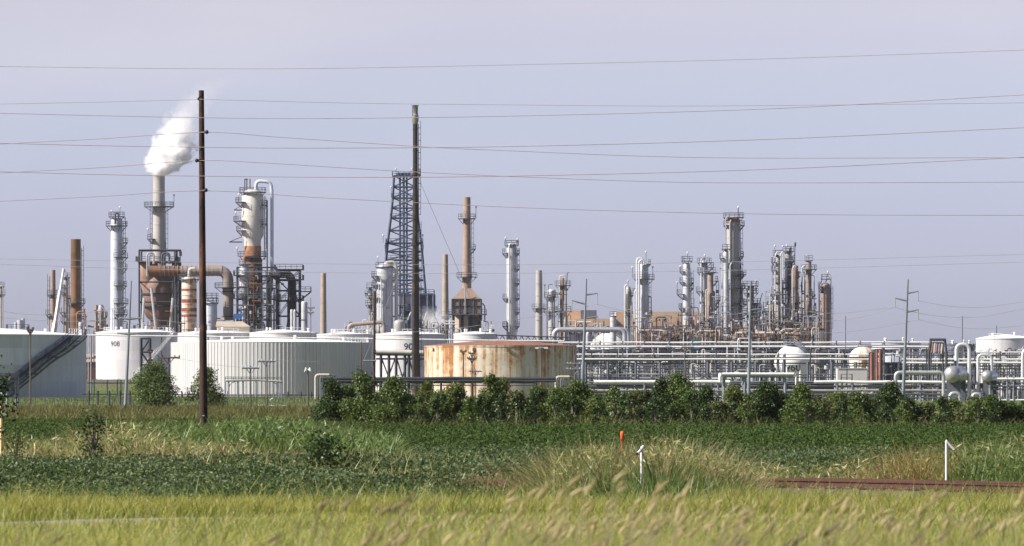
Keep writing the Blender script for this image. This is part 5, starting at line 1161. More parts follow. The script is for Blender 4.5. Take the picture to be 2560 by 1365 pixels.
xpole('stub dark pole behind the round tree top', 376, 875, 700, ((880, 6, 'wood_grey'), (904, 5, 'wood_grey')), r=2)
xpole('dark wooden pole with a pale crossarm before the ribbed tank, left one', 626.5, 915, 690, ((920, 22, 'galv'),))
xpole('taller dark wooden pole with a pale crossarm before the ribbed tank, right one', 667.5, 901, 690, ((903, 22, 'galv'),))
t = xpole('slim pole with twin white floodlights before the ribbed tank', 770, 922, 740)
for s_ in (-1, 1): t.part('lamp', MB().cyl((s_*1.*t.k, -.2, t.z(926)), (s_*7*t.k, -.25, t.z(924)), .12, .35, n=12), 'lamp_white')
xpole('brown pole at the right end of the ribbed tank', 903, 855, 900, (), 'wood_brown', 2.0)
xpole('dark pole before the rusty tank, left of the pair', 1158.5, 877, 900, ((879, 8, 'wood_grey'),), r=2)
xpole('dark pole with several brackets before the rusty tank, right of the pair', 1180, 882, 905, ((883, 9, 'wood_grey'), (896, 12, 'wood_grey'), (899, 9, 'wood_grey')), r=2)
xpole('short pole with a crossarm before the rusty tank, behind a tree top', 1189, 924, 910, ((928, 16, 'galv'),), r=1.8)
t = xpole('rusty brown lamp pole before the shaded side of the rusty tank', 1353, 868, 1100, (), 'rust_brown', 1.8)
t.part('lamp', MB().box(t.x(1338), t.x(1346), -.4, .4, t.z(872), t.z(869)).box(t.x(1360), t.x(1370), -.4, .4, t.z(872), t.z(869)), 'lamp_white'); t.part('crossarm', MB().bar(t.l(1338, 869), t.l(1370, 869), .15), 'alu')
xpole('dark pole at the right edge of the rusty tank with two pale arms', 1438, 888, 1000, ((909, 21, 'galv'), (923, 21, 'galv')), r=2)
xpole('thin mast on the skyline right of the columns', 2114, 790, 1300, (), 'steel', 1.2)
xpole('thin mast on the skyline left of the white cone tank', 2406, 790, 1300, (), 'steel', 1.3)
xpole('thin mast behind the white cone tank', 2491.5, 814, 1560, (), 'steel', 1.2)
xpole('thin tall post standing between the racks, right of centre', 1712, 876, 1210, (), 'steel', 1.4)
xpole('dark tall post beside the 960 sphere', 2026, 888, 1200, (), 'steel_dark', 2.)
xpole('thin grey post before the right racks', 2316, 868, 1150, (), 'steel_dark', 1.6)
xpole('thin post beside the lattice steelwork, skyline left', 777, 745, 1400, ((770, 10, 'wood_grey'), (782, 8, 'wood_grey')), 'wood_grey', 1.1)
def steel_pole(label, px, ytop, D, arms, lean, r=(5., 2.)):
    t = T('transmission_pole', label, 'pole', px, D, None, 'grey steel transmission poles'); z = t.z(ytop); lx = lean*t.k
    t.part('shaft', MB().tube([(lx*k/8, 0, z*k/8) for k in range(9)], [(r[0]+(r[1]-r[0])*k/8)*t.k for k in range(9)], 12), 'pole_steel')
    for y, dx, up, drop in arms:
        zz = t.z(y); x0 = lx*zz/z; e = (x0+dx*t.k, 0, zz+up*t.k)
        o = t.part('arm', MB().tube([(x0, 0, zz), (x0+dx*.5*t.k, 0, zz+up*.45*t.k), e], [.16, .12, .08], 8), 'pole_steel')
        t.part('insulator', MB().tube([e, (e[0], 0, e[2]-drop*t.k)], .07, 6), 'wire_far', o)
    return t
steel_pole('grey steel pole leaning slightly, in front of the 908 tank', 313, 702, 672, ((797, -26, 2, 3), (797, 30, 2, 3), (835, -28, 2, 3), (835, 26, 2, 3)), 15, (4.6, 1.8))
steel_pole('grey steel pole with angled arms, right of the lattice boom', 1454, 697, 900, ((737, 29, 4, 28), (760, -34, 9, 20), (796, 32, 5, 24)), 12)
steel_pole('grey steel pole before the tallest column group', 1871, 702, 900, ((775, 28, 3, 20),), 6)
steel_pole('grey steel pole with angled arms standing clear on the right skyline', 2257, 698, 900, ((733, 27, 5, 24), (752, -30, 7, 24), (780, 29, 6, 25)), 13)
R9 = 900.
wire('skyline wire sagging right from the upper arm of the clear steel pole', R9, [(2295, 752), (2380, 766), (2460, 768), (2560, 754)], .035, 'wire_far', 'transmission wires')
wire('skyline wire sagging right from the left arm of the clear steel pole', R9, [(2237, 768), (2262, 775), (2330, 788), (2410, 794), (2480, 788), (2560, 771)], .035, 'wire_far', 'transmission wires')
wire('skyline wire sagging right from the lowest arm of the clear steel pole', R9, [(2297, 799), (2380, 816), (2460, 822), (2560, 814)], .035, 'wire_far', 'transmission wires')
wire('upper wire between the two right-hand steel poles', R9, [(1880, 745), (1960, 770), (2080, 783), (2180, 775), (2237, 768)], .03, 'wire_far', 'transmission wires')
wire('middle wire between the two right-hand steel poles', R9, [(1898, 795), (1990, 806), (2090, 801), (2170, 789), (2235, 769)], .03, 'wire_far', 'transmission wires')
wire('lower wire between the two right-hand steel poles', R9, [(1899, 800), (1990, 826), (2080, 832), (2180, 822), (2297, 799)], .03, 'wire_far', 'transmission wires')
wire('upper wire between the two left-hand steel poles right of the flare', R9, [(1492, 761), (1600, 785), (1720, 793), (1800, 788), (1899, 780)], .03, 'wire_far', 'transmission wires')
wire('wire left of the arm pole, dipping behind the flare stack', R9, [(343, 795), (600, 820), (850, 835), (1100, 825), (1300, 797), (1420, 778), (1492, 761)], .03, 'wire_far', 'transmission wires')
wire('wire leaving the 908 steel pole arms to the left edge', 672, [(-40, 790), (100, 801), (220, 803), (287, 797)], .025, 'wire_far', 'transmission wires', False)
wire('lower wire leaving the 908 steel pole to the left edge', 672, [(-40, 768), (60, 785), (180, 786), (290, 770), (322, 760)], .025, 'wire_far', 'transmission wires', False)
wire('low wire looping between the short dark poles before the ribbed tank', 690, [(394, 893), (450, 897), (540, 912), (604, 917), (648, 905), (690, 901), (800, 905)], .018, 'wire_far', 'distribution wires', False)
# ================================================================ field posts, rails
t = T('vent_post', 'white bent vent pipe standing by the rails at right', 'vent pipe', 2366, 94, None, 'white bent vent pipes')
t.part('upright', MB().tube([(0, 0, -.2), (0, 0, t.z(1104)), (.012, 0, t.z(1100.5))], 3.0*t.k, 14), W)
t.part('hood', MB().tube([t.l(2366, 1102), t.l(2376, 1114), t.l(2386.5, 1125)], [3.*t.k, 3.2*t.k, 3.3*t.k], 14), W); t.part('mouth', MB().cyl(t.l(2386, 1124.6), t.l(2387.4, 1126.2), 3.5*t.k, n=14), 'black_paint')
t = T('vent_post', 'white bent vent pipe half sunk in the tall weeds', 'vent pipe', 1604, 90.3, None, 'white bent vent pipes')
t.part('upright', MB().tube([(0, 0, -.2), (0, 0, t.z(1122)), (.006, 0, t.z(1116))], 3.2*t.k, 14), W)
t.part('hood', MB().tube([t.l(1608, 1116), t.l(1600, 1128, -.1), t.l(1594, 1134, -.2)], [3.4*t.k, 3.6*t.k, 4*t.k], 14), W, label='white hood with a reddish rusty top'); t.part('mouth', MB().cyl(t.l(1594, 1134, -.2), t.l(1592.8, 1135.4, -.21), 3.7*t.k, n=14), 'black_paint')
t = T('marker_post', 'orange round-topped marker post in the tall weeds', 'marker', 1556, 107, None)
t.part('post', MB().lathe([(3.6*t.k, -.1), (3.6*t.k, t.z(1102)), (5.2*t.k, t.z(1100)), (5.6*t.k, t.z(1083)), (4.6*t.k, t.z(1079.5)), (2*t.k, t.z(1077.8))], 18), 'marker_orange', ang=60)
t.part('dark_band', MB().sector(5.3*t.k, 5.7*t.k, t.z(1101), t.z(1098), 3.6, 5.4), 'black_paint')
t = T('marker_post', 'pale yellow post at the left edge', 'marker', 3, 135, None)
t.part('post', MB().lathe([(4*t.k, -.1), (4*t.k, t.z(1014)), (3*t.k, t.z(1011.5))], 14), 'post_yellow')
t = T('marker_post', 'short yellow stub post in the weeds at far left', 'marker', 88, 140, None)
t.part('post', MB().lathe([(3*t.k, -.1), (3*t.k, t.z(1110)), (2*t.k, t.z(1108.5))], 12), 'post_yellow')
# railway: two rails on ballast crossing at a slant behind the near beans
RA = Vector((-13, 136.1, 0)); RB = Vector((13., 76.3, 0)); RD = (RB-RA).normalized(); RN = Vector((-RD.y, RD.x, 0))
def RZ(p): return float(np.interp(p[1], [88, 96, 107, 122], [1.02, .97, .74, .72]))
def rail_thing(label, off):
    mb = MB(); prof = [(-.075, 0), (-.075, .02), (-.012, .03), (-.012, .075), (-.036, .085), (-.036, .115), (.036, .115), (.036, .085), (.012, .075), (.012, .03), (.075, .02), (.075, 0)]
    a, b = RA+RN*off, RB+RN*off; vs = []; NR = 48
    for p in [a.lerp(b, k_/NR) for k_ in range(NR+1)]:
        for u, v in prof: q = p+RN*u; vs.append((q.x, q.y, .92*(0)+RZ(q)+v))
    n = len(prof); mb.add(vs, [(s_*n+i, (s_+1)*n+i, (s_+1)*n+(i+1) % n, s_*n+(i+1) % n) for s_ in range(NR) for i in range(n)]+[tuple(range(n)), tuple(range((NR+1)*n-1, NR*n-1, -1))])
    o = obj('rail', mb, 'rail_rust', ang=20); tag(o, label, 'rail', 'railway rails'); return o
rail_thing('nearer rusty rail of the railway track', -.72); rail_thing('farther rusty rail of the railway track', .72)
nS = int((RB-RA).length/.6)
s0 = None
for k in range(nS):
    p = RA+RD*(k*.6)
    if s0 is None:
        s0 = obj('sleeper', MB().box(-1.25, 1.25, -.11, .11, -.16, 0), 'wood_brown'); tag(s0, 'brown wooden sleeper under the rusty rails', 'sleeper', 'railway sleepers'); o = s0
    else: o = s0.copy(); C.objects.link(o)
    o.location = (p.x, p.y, RZ(p)); o.rotation_euler.z = math.atan2(RN.y, RN.x)
mb = MB(); a, b = RA, RB; cs = [(-2.0, .1), (-1.42, .93), (1.42, .93), (2.0, .1)]
mb.V = [tuple((p+RN*u)+Vector((0, 0, max(-.05, z-.95+RZ(p))))) for p in [a.lerp(b, k_/48) for k_ in range(49)] for u, z in cs]; mb.Q = [(s_*4+i, s_*4+4+i, s_*4+5+i, s_*4+1+i) for s_ in range(48) for i in range(3)]
o = obj('ballast_bed', mb, 'ballast'); tag(o, 'stony ballast bank under the rails', 'ballast', kind='structure')
V = []; Q = []
for k in range(9000):
    s_ = random.random(); u = random.uniform(-1.9, 1.9); p = RA.lerp(RB, s_)+RN*u; z = (RZ(p)-.03 if abs(u) < 1.4 else RZ(p)-.03-(abs(u)-1.4)*1.1)
    r = random.uniform(.025, .055); i = len(V)
    q = [p+Vector((random.uniform(-r, r), random.uniform(-r, r), z+random.uniform(0, r*1.2))) for _ in range(4)]
    V += [tuple(v) for v in q]; Q.append((i, i+1, i+2, i+3))
paint('stone', (.17, .155, .145), .9, 0, .5, scale=20.)
o = npmesh('ballast_stones', V, Q, 'stone'); tag(o, 'loose grey ballast stones around the rails', 'ballast', kind='stuff')
# ================================================================ vegetation
def leaves(pos, size, up=.35, aspect=.62, out=None):
    "rhombic leaves: positions (n,3), half length (n,)"
    n = len(pos); d = rng.normal(size=(n, 3)); d /= np.linalg.norm(d, axis=1)[:, None]
    nr = rng.normal(size=(n, 3))+np.array([0, 0, up*2.2])
    if out is not None: nr += out
    nr /= np.linalg.norm(nr, axis=1)[:, None]
    a = np.cross(nr, d); a /= np.linalg.norm(a, axis=1)[:, None]+1e-9; b = np.cross(nr, a)
    s = size[:, None]
    V = np.stack([pos-a*s, pos+b*s*aspect, pos+a*s, pos-b*s*aspect], 1).reshape(-1, 3)
    return V, np.arange(4*n).reshape(-1, 4)
def tree(name, label, px, ytop, wpx, D, m, n=3600, group=None, trunk='bark', cat='tree', leaf=.062, ybot=None, sparse=0., z0=None, shape=1., clumps=None, lift=.06):
    t = T(name, label, cat, px, D, z0, group); H = t.z(ytop); Wd = wpx*t.k/2
    k = clumps or random.randint(14, 22); cs = []
    tb = MB()
    for i in range(k):
        f = (i+.6)/k; z = H*(lift+.05+(1-lift-.12)*f)
        env = Wd*(math.sin(PI*min(1, (.18+f*.82))**1.0)**.7*(1-.30*f*shape)+.05)
        a = random.uniform(0, 2*PI); r = env*random.uniform(.25, .78)
        c = Vector((r*math.cos(a), r*math.sin(a)*.9, z+random.uniform(-.06, .06)*H)); cr = (.22+.30*random.random())*Wd*(1-.38*f)+.10*H*.5
        if i == k-1: c = Vector((random.uniform(-.1, .1)*Wd, 0, H-cr*.85))
        cs.append((c, cr))
        p0 = Vector((0, 0, z*random.uniform(.35, .6))); md = p0.lerp(c, .5)+Vector((0, 0, .08*H))
        tb.tube([p0, md, c+Vector((0, 0, cr*.4))], [.016*H*.8, .010*H*.8, .004*H], 5)
    lean = random.uniform(-.05, .05)*H
    tb.tube([(0, 0, -.1), (lean*.3, 0, H*.3), (lean, 0, H*.62), (lean*.6, 0, H*.93)], [.015*H, .012*H, .008*H, .003*H], 7)
    t.part('trunk', tb, trunk)
    tot = sum(c[1]**2 for c in cs); PS = []; SZ = []; OUT = []
    for c, cr in cs:
        q = int(n*cr**2/tot); u = rng.normal(size=(q, 3)); u /= np.linalg.norm(u, axis=1)[:, None]
        rad = cr*(rng.random(q)**.42)*rng.uniform(.75, 1.18, q)
        lump = 1+.22*np.sin(u[:, 0]*5+c.x*9)*np.cos(u[:, 2]*6+c.z*7)
        p = u*(rad*lump)[:, None]*np.array([1, 1, .85])+np.array(c)
        PS.append(p); SZ.append(leaf*rng.uniform(.65, 1.3, q)); OUT.append(u*.7)
    P = np.concatenate(PS); P[:, 2] = np.maximum(P[:, 2], .03)
    V, Q = leaves(P, np.concatenate(SZ), out=np.concatenate(OUT))
    npmesh('crown', V, Q, m, t.e); return t
L_, Mm, Dk, Ol = 'leaf_light', 'leaf_mid', 'leaf_dark', 'leaf_olive'
ROW = [
 (832, 944, 84, Dk, 'dark bushy tree at the left end of the tree row, behind the beige pipe bend'),
 (868, 958, 70, Mm, 'round mid-green tree second from the left end of the row'),
 (905, 930, 74, Mm, 'taller green tree below the brown pole, left part of the row'),
 (948, 985, 74, L_, 'lighter low tree in front of the left dark pipe rack'),
 (984, 938, 104, Mm, 'broad tree below the left of the flare stack, dark pipe behind'),
 (1012, 978, 96, Dk, 'very dark dense tree, the blackest of the row, under the flare stack'),
 (1072, 948, 62, L_, 'light green narrow tree just right of the flare stack foot'),
 (1096, 985, 66, Mm, 'mid-green low bush left below the rusty tank edge'),
 (1135, 962, 76, L_, 'light green tree below the rusty tank, left part'),
 (1180, 985, 70, Mm, 'medium bush below the two dark poles by the rusty tank'),
 (1226, 930, 46, Mm, 'tall spindly tree top against the orange rust, left of a pair'),
 (1257, 934, 52, L_, 'tall spindly tree top against the orange rust, right of a pair'),
 (1222, 975, 84, L_, 'yellowish leafy tree filling under the rusty tank centre'),
 (1292, 984, 76, Ol, 'thin olive tree with bare twigs below the rusty tank centre'),
 (1342, 972, 70, Mm, 'green tree below the lamp pole by the rusty tank'),
 (1398, 962, 80, Mm, 'green tree beside the cream pipe bend'),
 (1442, 941, 96, Mm, 'large full tree just right of the rusty tank'),
 (1484, 992, 70, L_, 'pale low tree right of the large full one'),
 (1532, 957, 68, Mm, 'pointed green tree below the big silver bent pipe'),
 (1562, 990, 84, Dk, 'dark low tree under the pointed one'),
 (1612, 980, 74, Ol, 'olive thin tree between two dark trees, right of centre'),
 (1654, 944, 52, Dk, 'narrow dark tree left of the tallest tree'),
 (1688, 926, 80, Mm, 'tallest tree of the row, before the sloping stair'),
 (1722, 968, 100, Mm, 'broad green tree under the tallest one'),
 (1768, 958, 60, Dk, 'dark narrow tree right of the broad green one'),
 (1792, 1000, 66, Ol, 'short olive bush left of the expansion loop'),
 (1836, 964, 84, L_, 'yellow-green tree under the left end of the expansion loop'),
 (1876, 994, 60, L_, 'low light bush under the expansion loop middle'),
 (1912, 940, 76, Dk, 'tall dark tree before the expansion loop'),
 (1944, 985, 80, Dk, 'dark wide bush under the right end of the expansion loop'),
 (2006, 952, 84, Mm, 'green tree under the 960 sphere'),
 (2046, 992, 76, Ol, 'olive loose tree right of the one under the sphere'),
 (2096, 985, 78, L_, 'light tree below the beige box building'),
 (2146, 978, 76, Mm, 'green tree with pale stems below the rust-red bundles'),
 (2184, 1000, 60, Ol, 'small olive bush below the red bundles'),
 (2226, 950, 74, Dk, 'dark pointed tree below the clear steel pole'),
 (2268, 990, 66, Dk, 'dark low bush right of the pointed one'),
 (2318, 1006, 74, Ol, 'loose olive bush left of the silver drums'),
 (2372, 1000, 80, Mm, 'green bush under the large silver drum'),
 (2432, 994, 86, Ol, 'olive bush under the smaller silver drum'),
 (2476, 990, 70, Mm, 'green tree left of the last trees at right'),
 (2522, 1000, 74, Mm, 'green bush near the right edge below white pipes'),
 (2562, 1008, 60, Dk, 'dark bush cut by the right edge'),
]
for i, (px, yt, w_, m, lab) in enumerate(ROW):
    tree('tree', lab, px, yt+random.uniform(-9, 8), w_*random.uniform(1.3, 1.62), random.uniform(309, 332), m, int(3000+w_*85), 'row of young trees before the plant', 'bark_pale' if m == Ol or i % 4 == 1 else 'bark')
UND = [(x+random.uniform(-12, 12), random.uniform(975, 1010)) for x in range(815, 2600, 48) if random.random() < .75]
for i, (px, yt) in enumerate(UND):
    tree('bush', 'low bush filling the gaps under the row of young trees', px, yt, random.uniform(64, 92), random.uniform(304, 316), random.choice([Mm, Mm, Ol, Dk, Dk]), 2300, 'understorey bushes of the tree row', 'bark_pale', 'bush', leaf=.058, clumps=8, lift=0.)
tree('tree', 'round green tree standing alone right of the grey steel pole', 386, 903, 142, 655, Mm, 9500, 'lone trees', leaf=.11, clumps=22)
tree('tree', 'ragged green tree behind the tall wooden pole foot', 512, 912, 112, 655, Mm, 5600, 'lone trees', leaf=.11, clumps=16)
tree('tree', 'dark tree branches reaching in at the left edge', -34, 868, 190, 100, Dk, 1700, leaf=.045, clumps=16)
tree('shrub', 'dark spiky shrub in the weeds left of the wooden pole', 236, 1024, 150, 131, Dk, 800, 'dark shrubs in the weeds', cat='shrub', leaf=.045, clumps=11, lift=0.)
tree('shrub', 'low wide dark shrub with upright tips right of the wooden pole', 800, 1086, 250, 121, Dk, 1700, 'dark shrubs in the weeds', cat='shrub', leaf=.045, clumps=13, lift=0., shape=1.4)
tree('shrub', 'leafy dark shrub at the left edge beside the yellow posts', 42, 1060, 150, 132, Mm, 520, 'dark shrubs in the weeds', cat='shrub', leaf=.04, clumps=10, lift=0.)
tree('tree', 'dark far tree peeping left of the white cone tank', 2436, 856, 26, 1560, Dk, 700, 'far trees', leaf=.22, clumps=9)
tree('tree', 'dark far tree low behind the right racks', 2380, 864, 30, 1700, Dk, 600, 'far trees', leaf=.24, clumps=9)
def in_view(Y, pad=1.25, extra=2.): return .09*Y*pad+extra
RAa = np.array(RA[:2]); RDd = np.array(RD[:2])
def rail_side(X, Y):
    "signed distance to the track: negative on the camera side"
    return (X-RAa[0])*(-RDd[1])+(Y-RAa[1])*RDd[0]
def scatter(n, y0, y1, px0=None, px1=None, pw=1.):
    "n points between two distances inside the (padded) view"
    Y = y0+(y1-y0)*rng.random(n)**pw
    if px0 is None: X = rng.uniform(-1, 1, n)*in_view(Y)
    else: X = (rng.uniform(px0, px1, n)-CX)*Y/F
    return X, Y
def nz(X, Y, s, seed=0.):
    return (np.sin(X*s+seed)*np.cos(Y*s*.8+seed*2)+.6*np.sin(X*s*2.3+Y*s*1.7+seed*3)+.4*np.cos(X*s*4.1-Y*s*3.3+seed))/2
def soy(name, label, n, y0, y1, size, side, m, pw=1., keep=None):
    X, Y = scatter(n, y0, y1, pw=pw); rs = rail_side(X, Y)
    k = (rs < -1.35) if side < 0 else (rs > 2.1)
    px = CX+X/Y*F
    if keep is not None: k &= keep(px, Y)
    X, Y = X[k], Y[k]; top = .70+.12*nz(X, Y, 1.3)+.06*nz(X, Y, 6., 2.)
    Z = terrain(X, Y)+top-np.abs(rng.normal(size=len(X)))*.13
    V, Q = leaves(np.stack([X, Y, Z], -1), size*rng.uniform(.6, 1.25, len(X)), up=.35, aspect=.5)
    o = npmesh(name, V, Q, m); tag(o, label, 'bean field', kind='stuff')
soy('soybean_field', 'dark green bean plants filling the near field', 760000, 85, 150, .037, -1, 'soy', 1.0, lambda px, Y: (px < 1500+60*np.sin(Y)-(Y < 88)*30) & (Y > 88.2+1.2*np.sin(px*.011)+.9*np.sin(px*.037)))
soy('soybean_field', 'dark green bean field beyond the rails', 520000, 96, 185, .045, 1, 'soy', .9)
soy('soybean_field', 'smooth dark green far bean field up to the trees', 640000, 175, 352, .058, 1, 'soy_far', .85, lambda px, Y: (Y < 301) | (px < 980-(Y-300)*4))
def blades(name, label, X, Y, H, Wd, lean, m, cat='grass', seg=3, wind=.0, kind='stuff', Z=None):
    n = len(X); az = rng.uniform(0, 2*PI, n); H = np.broadcast_to(H, (n,)); Wd = np.broadcast_to(Wd, (n,)); le = np.broadcast_to(lean, (n,))*rng.uniform(.3, 1.6, n)
    Z = terrain(X, Y)-.02 if Z is None else Z; V = np.zeros((n, seg+1, 2, 3)); A = np.zeros((n, seg+1, 2))
    sx, sy = np.cos(az), np.sin(az)
    fx, fy = rng.normal(size=n), rng.normal(size=n)*.6+.2; fl = np.hypot(fx, fy)+1e-6; fx, fy = fx/fl, fy/fl
    for i in range(seg+1):
        t = i/seg; r = le*H*t**1.8; z = H*(t-.30*le*t**2.4); w = Wd*(1-t)**.7*.5+Wd*.04
        cx = X+sx*r+wind*H*t*t; cyy = Y+sy*r
        for j, s_ in enumerate((-1, 1)):
            V[:, i, j, 0] = cx+s_*w*(np.abs(fy)*.8+.2); V[:, i, j, 1] = cyy+s_*w*fx*.5; V[:, i, j, 2] = Z+z
        A[:, i] = t
    b = np.arange(n)[:, None]*(2*(seg+1))+np.arange(seg)[None]*2
    Q = np.stack([b, b+1, b+3, b+2], -1)
    o = npmesh(name, V, Q, m, attr=A.ravel()); tag(o, label, cat, kind=kind); return o
# near grass bank
X, Y = scatter(230000, 13.5, 47, pw=.8); yc = 50.5+1.5*X
k = Y < yc-1.2+.8*nz(X, Y, 2.5); X, Y = X[k], Y[k]
hh = np.interp(Y, [13, 16, 20, 30, 40, 47], [.62, .62, .54, .35, .18, .12])*(1+.14*nz(X, Y, 2.2))*rng.uniform(.55, 1.08, len(X))
blades('grass', 'yellow-green blurred grass along the bottom of the picture', X, Y, hh, np.interp(Y, [13, 45], [.006, .012]), .6, 'grass_near', wind=.12)
def edge_grass(label, n, px0, px1, y0, y1, tops):
    X, Y = scatter(n, y0, y1, px0, px1); px = CX+X/Y*F; tp = np.interp(px, [a for a, _ in tops], [b for _, b in tops]); g = terrain(X, Y)
    Hh = (EYE-(tp-HY)*Y/F-g)*(1-.6*rng.random(len(X))**1.3)*(1+.30*nz(X, Y, 2.7)); k = (Hh > .08) & (rail_side(X, Y) < -1.5)
    blades('grass', label, X[k], Y[k], Hh[k], .014, .5, 'grass_verge', wind=.05)
edge_grass('taller verge grass hiding the ballast foot at right', 26000, 1780, 2700, 74, 88, [(1780, 1212), (1900, 1208), (2200, 1214), (2560, 1220), (2700, 1220)])
X, Y = scatter(26000, 79, 90.5); k = (rail_side(X, Y) < -1.6) & (nz(X, Y, .8, 2.) > .0); X, Y = X[k], Y[k]
blades('grass', 'ragged taller grass patches at the front edge of the beans', X, Y, .62*rng.uniform(.35, 1.25, len(X)), .015, .6, 'grass_verge', wind=.05)
X, Y = scatter(9000, 80, 91); k = (rail_side(X, Y) < -1.6) & (nz(X, Y, 1.0, 6.) > .1); X, Y = X[k], Y[k]
blades('grass', 'green weedy tufts at the front edge of the beans', X, Y, .66*rng.uniform(.4, 1.3, len(X)), .02, .7, 'weed_green', wind=.05)
# tall foxtail stalks with seed heads
def foxtails(n, px0, px1, y0, y1, ptop0, ptop1, m, lab, blen=.058):
    X, Y = scatter(n, y0, y1, px0, px1); tp = np.sqrt(rng.uniform(0, 1, n))*(ptop1-ptop0)+ptop0
    Zt = EYE-(tp-HY)*Y/F; V = []; Q = []
    for x, y, z in zip(X, Y, Zt):
        g = gz(x, y); tilt = random.gauss(.62, .22); dx = math.sin(tilt); dz = math.cos(tilt); L = blen*random.uniform(.6, 1.2); r = L*.105
        ax = Vector((dx, random.uniform(-.4, .4), dz)).normalized(); u = ax.orthogonal().normalized(); v = ax.cross(u)
        b = Vector((x, y, z))-ax*L; i0 = len(V)
        for f, rr in ((0, .4), (.2, .95), (.5, 1), (.8, .75), (1, .15)):
            c = b+ax*L*f+Vector((0, 0, -.012*f*f))
            for q in range(5): V.append(tuple(c+(u*math.cos(q*1.2566)+v*math.sin(q*1.2566))*r*rr))
        for s_ in range(4):
            for q in range(5): Q.append((i0+s_*5+q, i0+s_*5+(q+1) % 5, i0+s_*5+5+(q+1) % 5, i0+s_*5+5+q))
        for q in range(26):                                   # bristles
            f = random.random(); a = random.uniform(0, 6.28); d = (u*math.cos(a)+v*math.sin(a)); c = b+ax*L*f; e = c+(d*.8+ax*.8)*r*2.4; w_ = ax.cross(d)*.0011; i = len(V)
            V += [tuple(c-w_), tuple(c+w_), tuple(e+w_*.3), tuple(e-w_*.3)]; Q.append((i, i+1, i+2, i+3))
        i = len(V); w_ = .0016; base = Vector((x-dx*.25*(z-g), y, g)); md = base.lerp(b, .6)-Vector((.03*dx, 0, 0))
        for p in (base, md, b): V += [tuple(p-Vector((w_, 0, 0))), tuple(p+Vector((w_, 0, 0)))]
        Q += [(i, i+1, i+3, i+2), (i+2, i+3, i+5, i+4)]
    o = npmesh('seed_heads', V, Q, m); tag(o, lab, 'grass', kind='stuff')
foxtails(110, 1280, 1900, 17, 25, 1195, 1320, 'seed_head', 'pale feathery seed heads bending right, thickest below the white vent post')
foxtails(12, 1340, 1780, 17, 20, 1160, 1215, 'seed_head', 'highest few pale seed heads below the tall weeds')
foxtails(52, 2120, 2620, 17, 25, 1190, 1300, 'seed_head', 'pale feathery seed heads in front of the rails at right')
foxtails(22, 1850, 2150, 17, 25, 1200, 1310, 'seed_head', 'scattered pale seed heads between the two thick patches')
foxtails(22, 880, 1300, 17, 25, 1235, 1330, 'seed_head', 'scattered pale seed heads left of the thick patch')
foxtails(14, 800, 1120, 17, 20, 1215, 1260, 'seed_dark', 'dark blurred seed heads before the bean plants')
foxtails(46, 820, 2600, 17, 20, 1270, 1350, 'seed_dark', 'brownish seed heads low in the near grass')
foxtails(10, -40, 820, 17, 20, 1290, 1350, 'seed_dark', 'few brownish seed heads at the bottom left')
# verge between lane and beans
X, Y = scatter(330000, 46, 88); yc = 50.5+1.5*X
k = (Y > yc+2.0) & (rail_side(X, Y) < -2.0); X, Y = X[k], Y[k]
blades('grass', 'yellow-green verge grass between the gravel lane and the bean field', X, Y, np.interp(Y, [46, 60, 80, 88], [.15, .19, .24, .40])*rng.uniform(.4, 1.45, len(X))*(1+.25*nz(X, Y, .9)+.2*nz(X, Y, 3.1)), np.interp(Y, [46, 88], [.010, .014]), .5, 'grass_verge', wind=.05)
def weeds(label, n, px0, px1, y0, y1, tops, wd, lean, m, bottom=.0, jit=.35, pw=1., cat='weeds'):
    "tall weeds whose tops follow a picture profile [(px, y)]"
    X, Y = scatter(n, y0, y1, px0, px1, pw); px = CX+X/Y*F
    tp = np.interp(px, [a for a, _ in tops], [b for _, b in tops]); g = terrain(X, Y)
    Hh = (EYE-(tp-HY)*Y/F-g)*np.clip(1-jit*rng.random(len(X))**1.3+.24*nz(X, Y, 2.9)+.14*nz(X, Y, 8., 1.), .05, 1.12)
    Hh = Hh/(1-.22*min(lean, 1.))
    k = (Hh > .15) & (np.abs(rail_side(X, Y)) > 1.2); return blades('weeds', label, X[k], Y[k], Hh[k], wd, lean, m, cat)
R1 = [(1340, 1175), (1400, 1140), (1460, 1118), (1500, 1112), (1560, 1128), (1600, 1122), (1640, 1098), (1690, 1106), (1730, 1120), (1780, 1125), (1830, 1150), (1880, 1172), (1950, 1185)]
weeds('tall green and golden weeds heaped round the white vent post', 15000, 1370, 1880, 91.5, 101, R1, .026, .5, 'weed_gold', jit=.6)
weeds('bright green blades low in the heap of tall weeds', 3800, 1540, 1880, 87, 93, [(a, b+62) for a, b in R1], .030, .55, 'weed_green', jit=.5)
weeds('green blades inside the heap of tall weeds', 3500, 1390, 1760, 90, 100, [(a, b+12) for a, b in R1], .034, .55, 'weed_green', jit=.5)
weeds('straw stalks standing out of the heap of tall weeds', 1600, 1360, 1900, 90, 100, [(a, b-16) for a, b in R1], .016, .4, 'weed_straw', jit=.4)
weeds('straw-coloured weeds at the left foot of the weed heap', 2600, 1200, 1500, 98, 105, [(1200, 1165), (1300, 1152), (1400, 1140), (1500, 1140)], .013, .7, 'weed_straw', jit=.7)
weeds('loose green weeds behind the rails at right', 8000, 1850, 2640, 96, 104, [(1850, 1160), (2000, 1170), (2150, 1160), (2250, 1148), (2400, 1120), (2480, 1105), (2640, 1100)], .026, .5, 'weed_gold', jit=.7)
weeds('green weeds at the right edge behind the rails', 4000, 2380, 2660, 94, 104, [(2380, 1150), (2460, 1110), (2660, 1098)], .030, .55, 'weed_green', jit=.5)
weeds('rust-brown dock plants left of the bent white pipe', 1500, 2210, 2345, 95, 101, [(2210, 1150), (2250, 1125), (2290, 1132), (2330, 1118), (2345, 1140)], .02, .6, 'weed_rust', jit=.6)
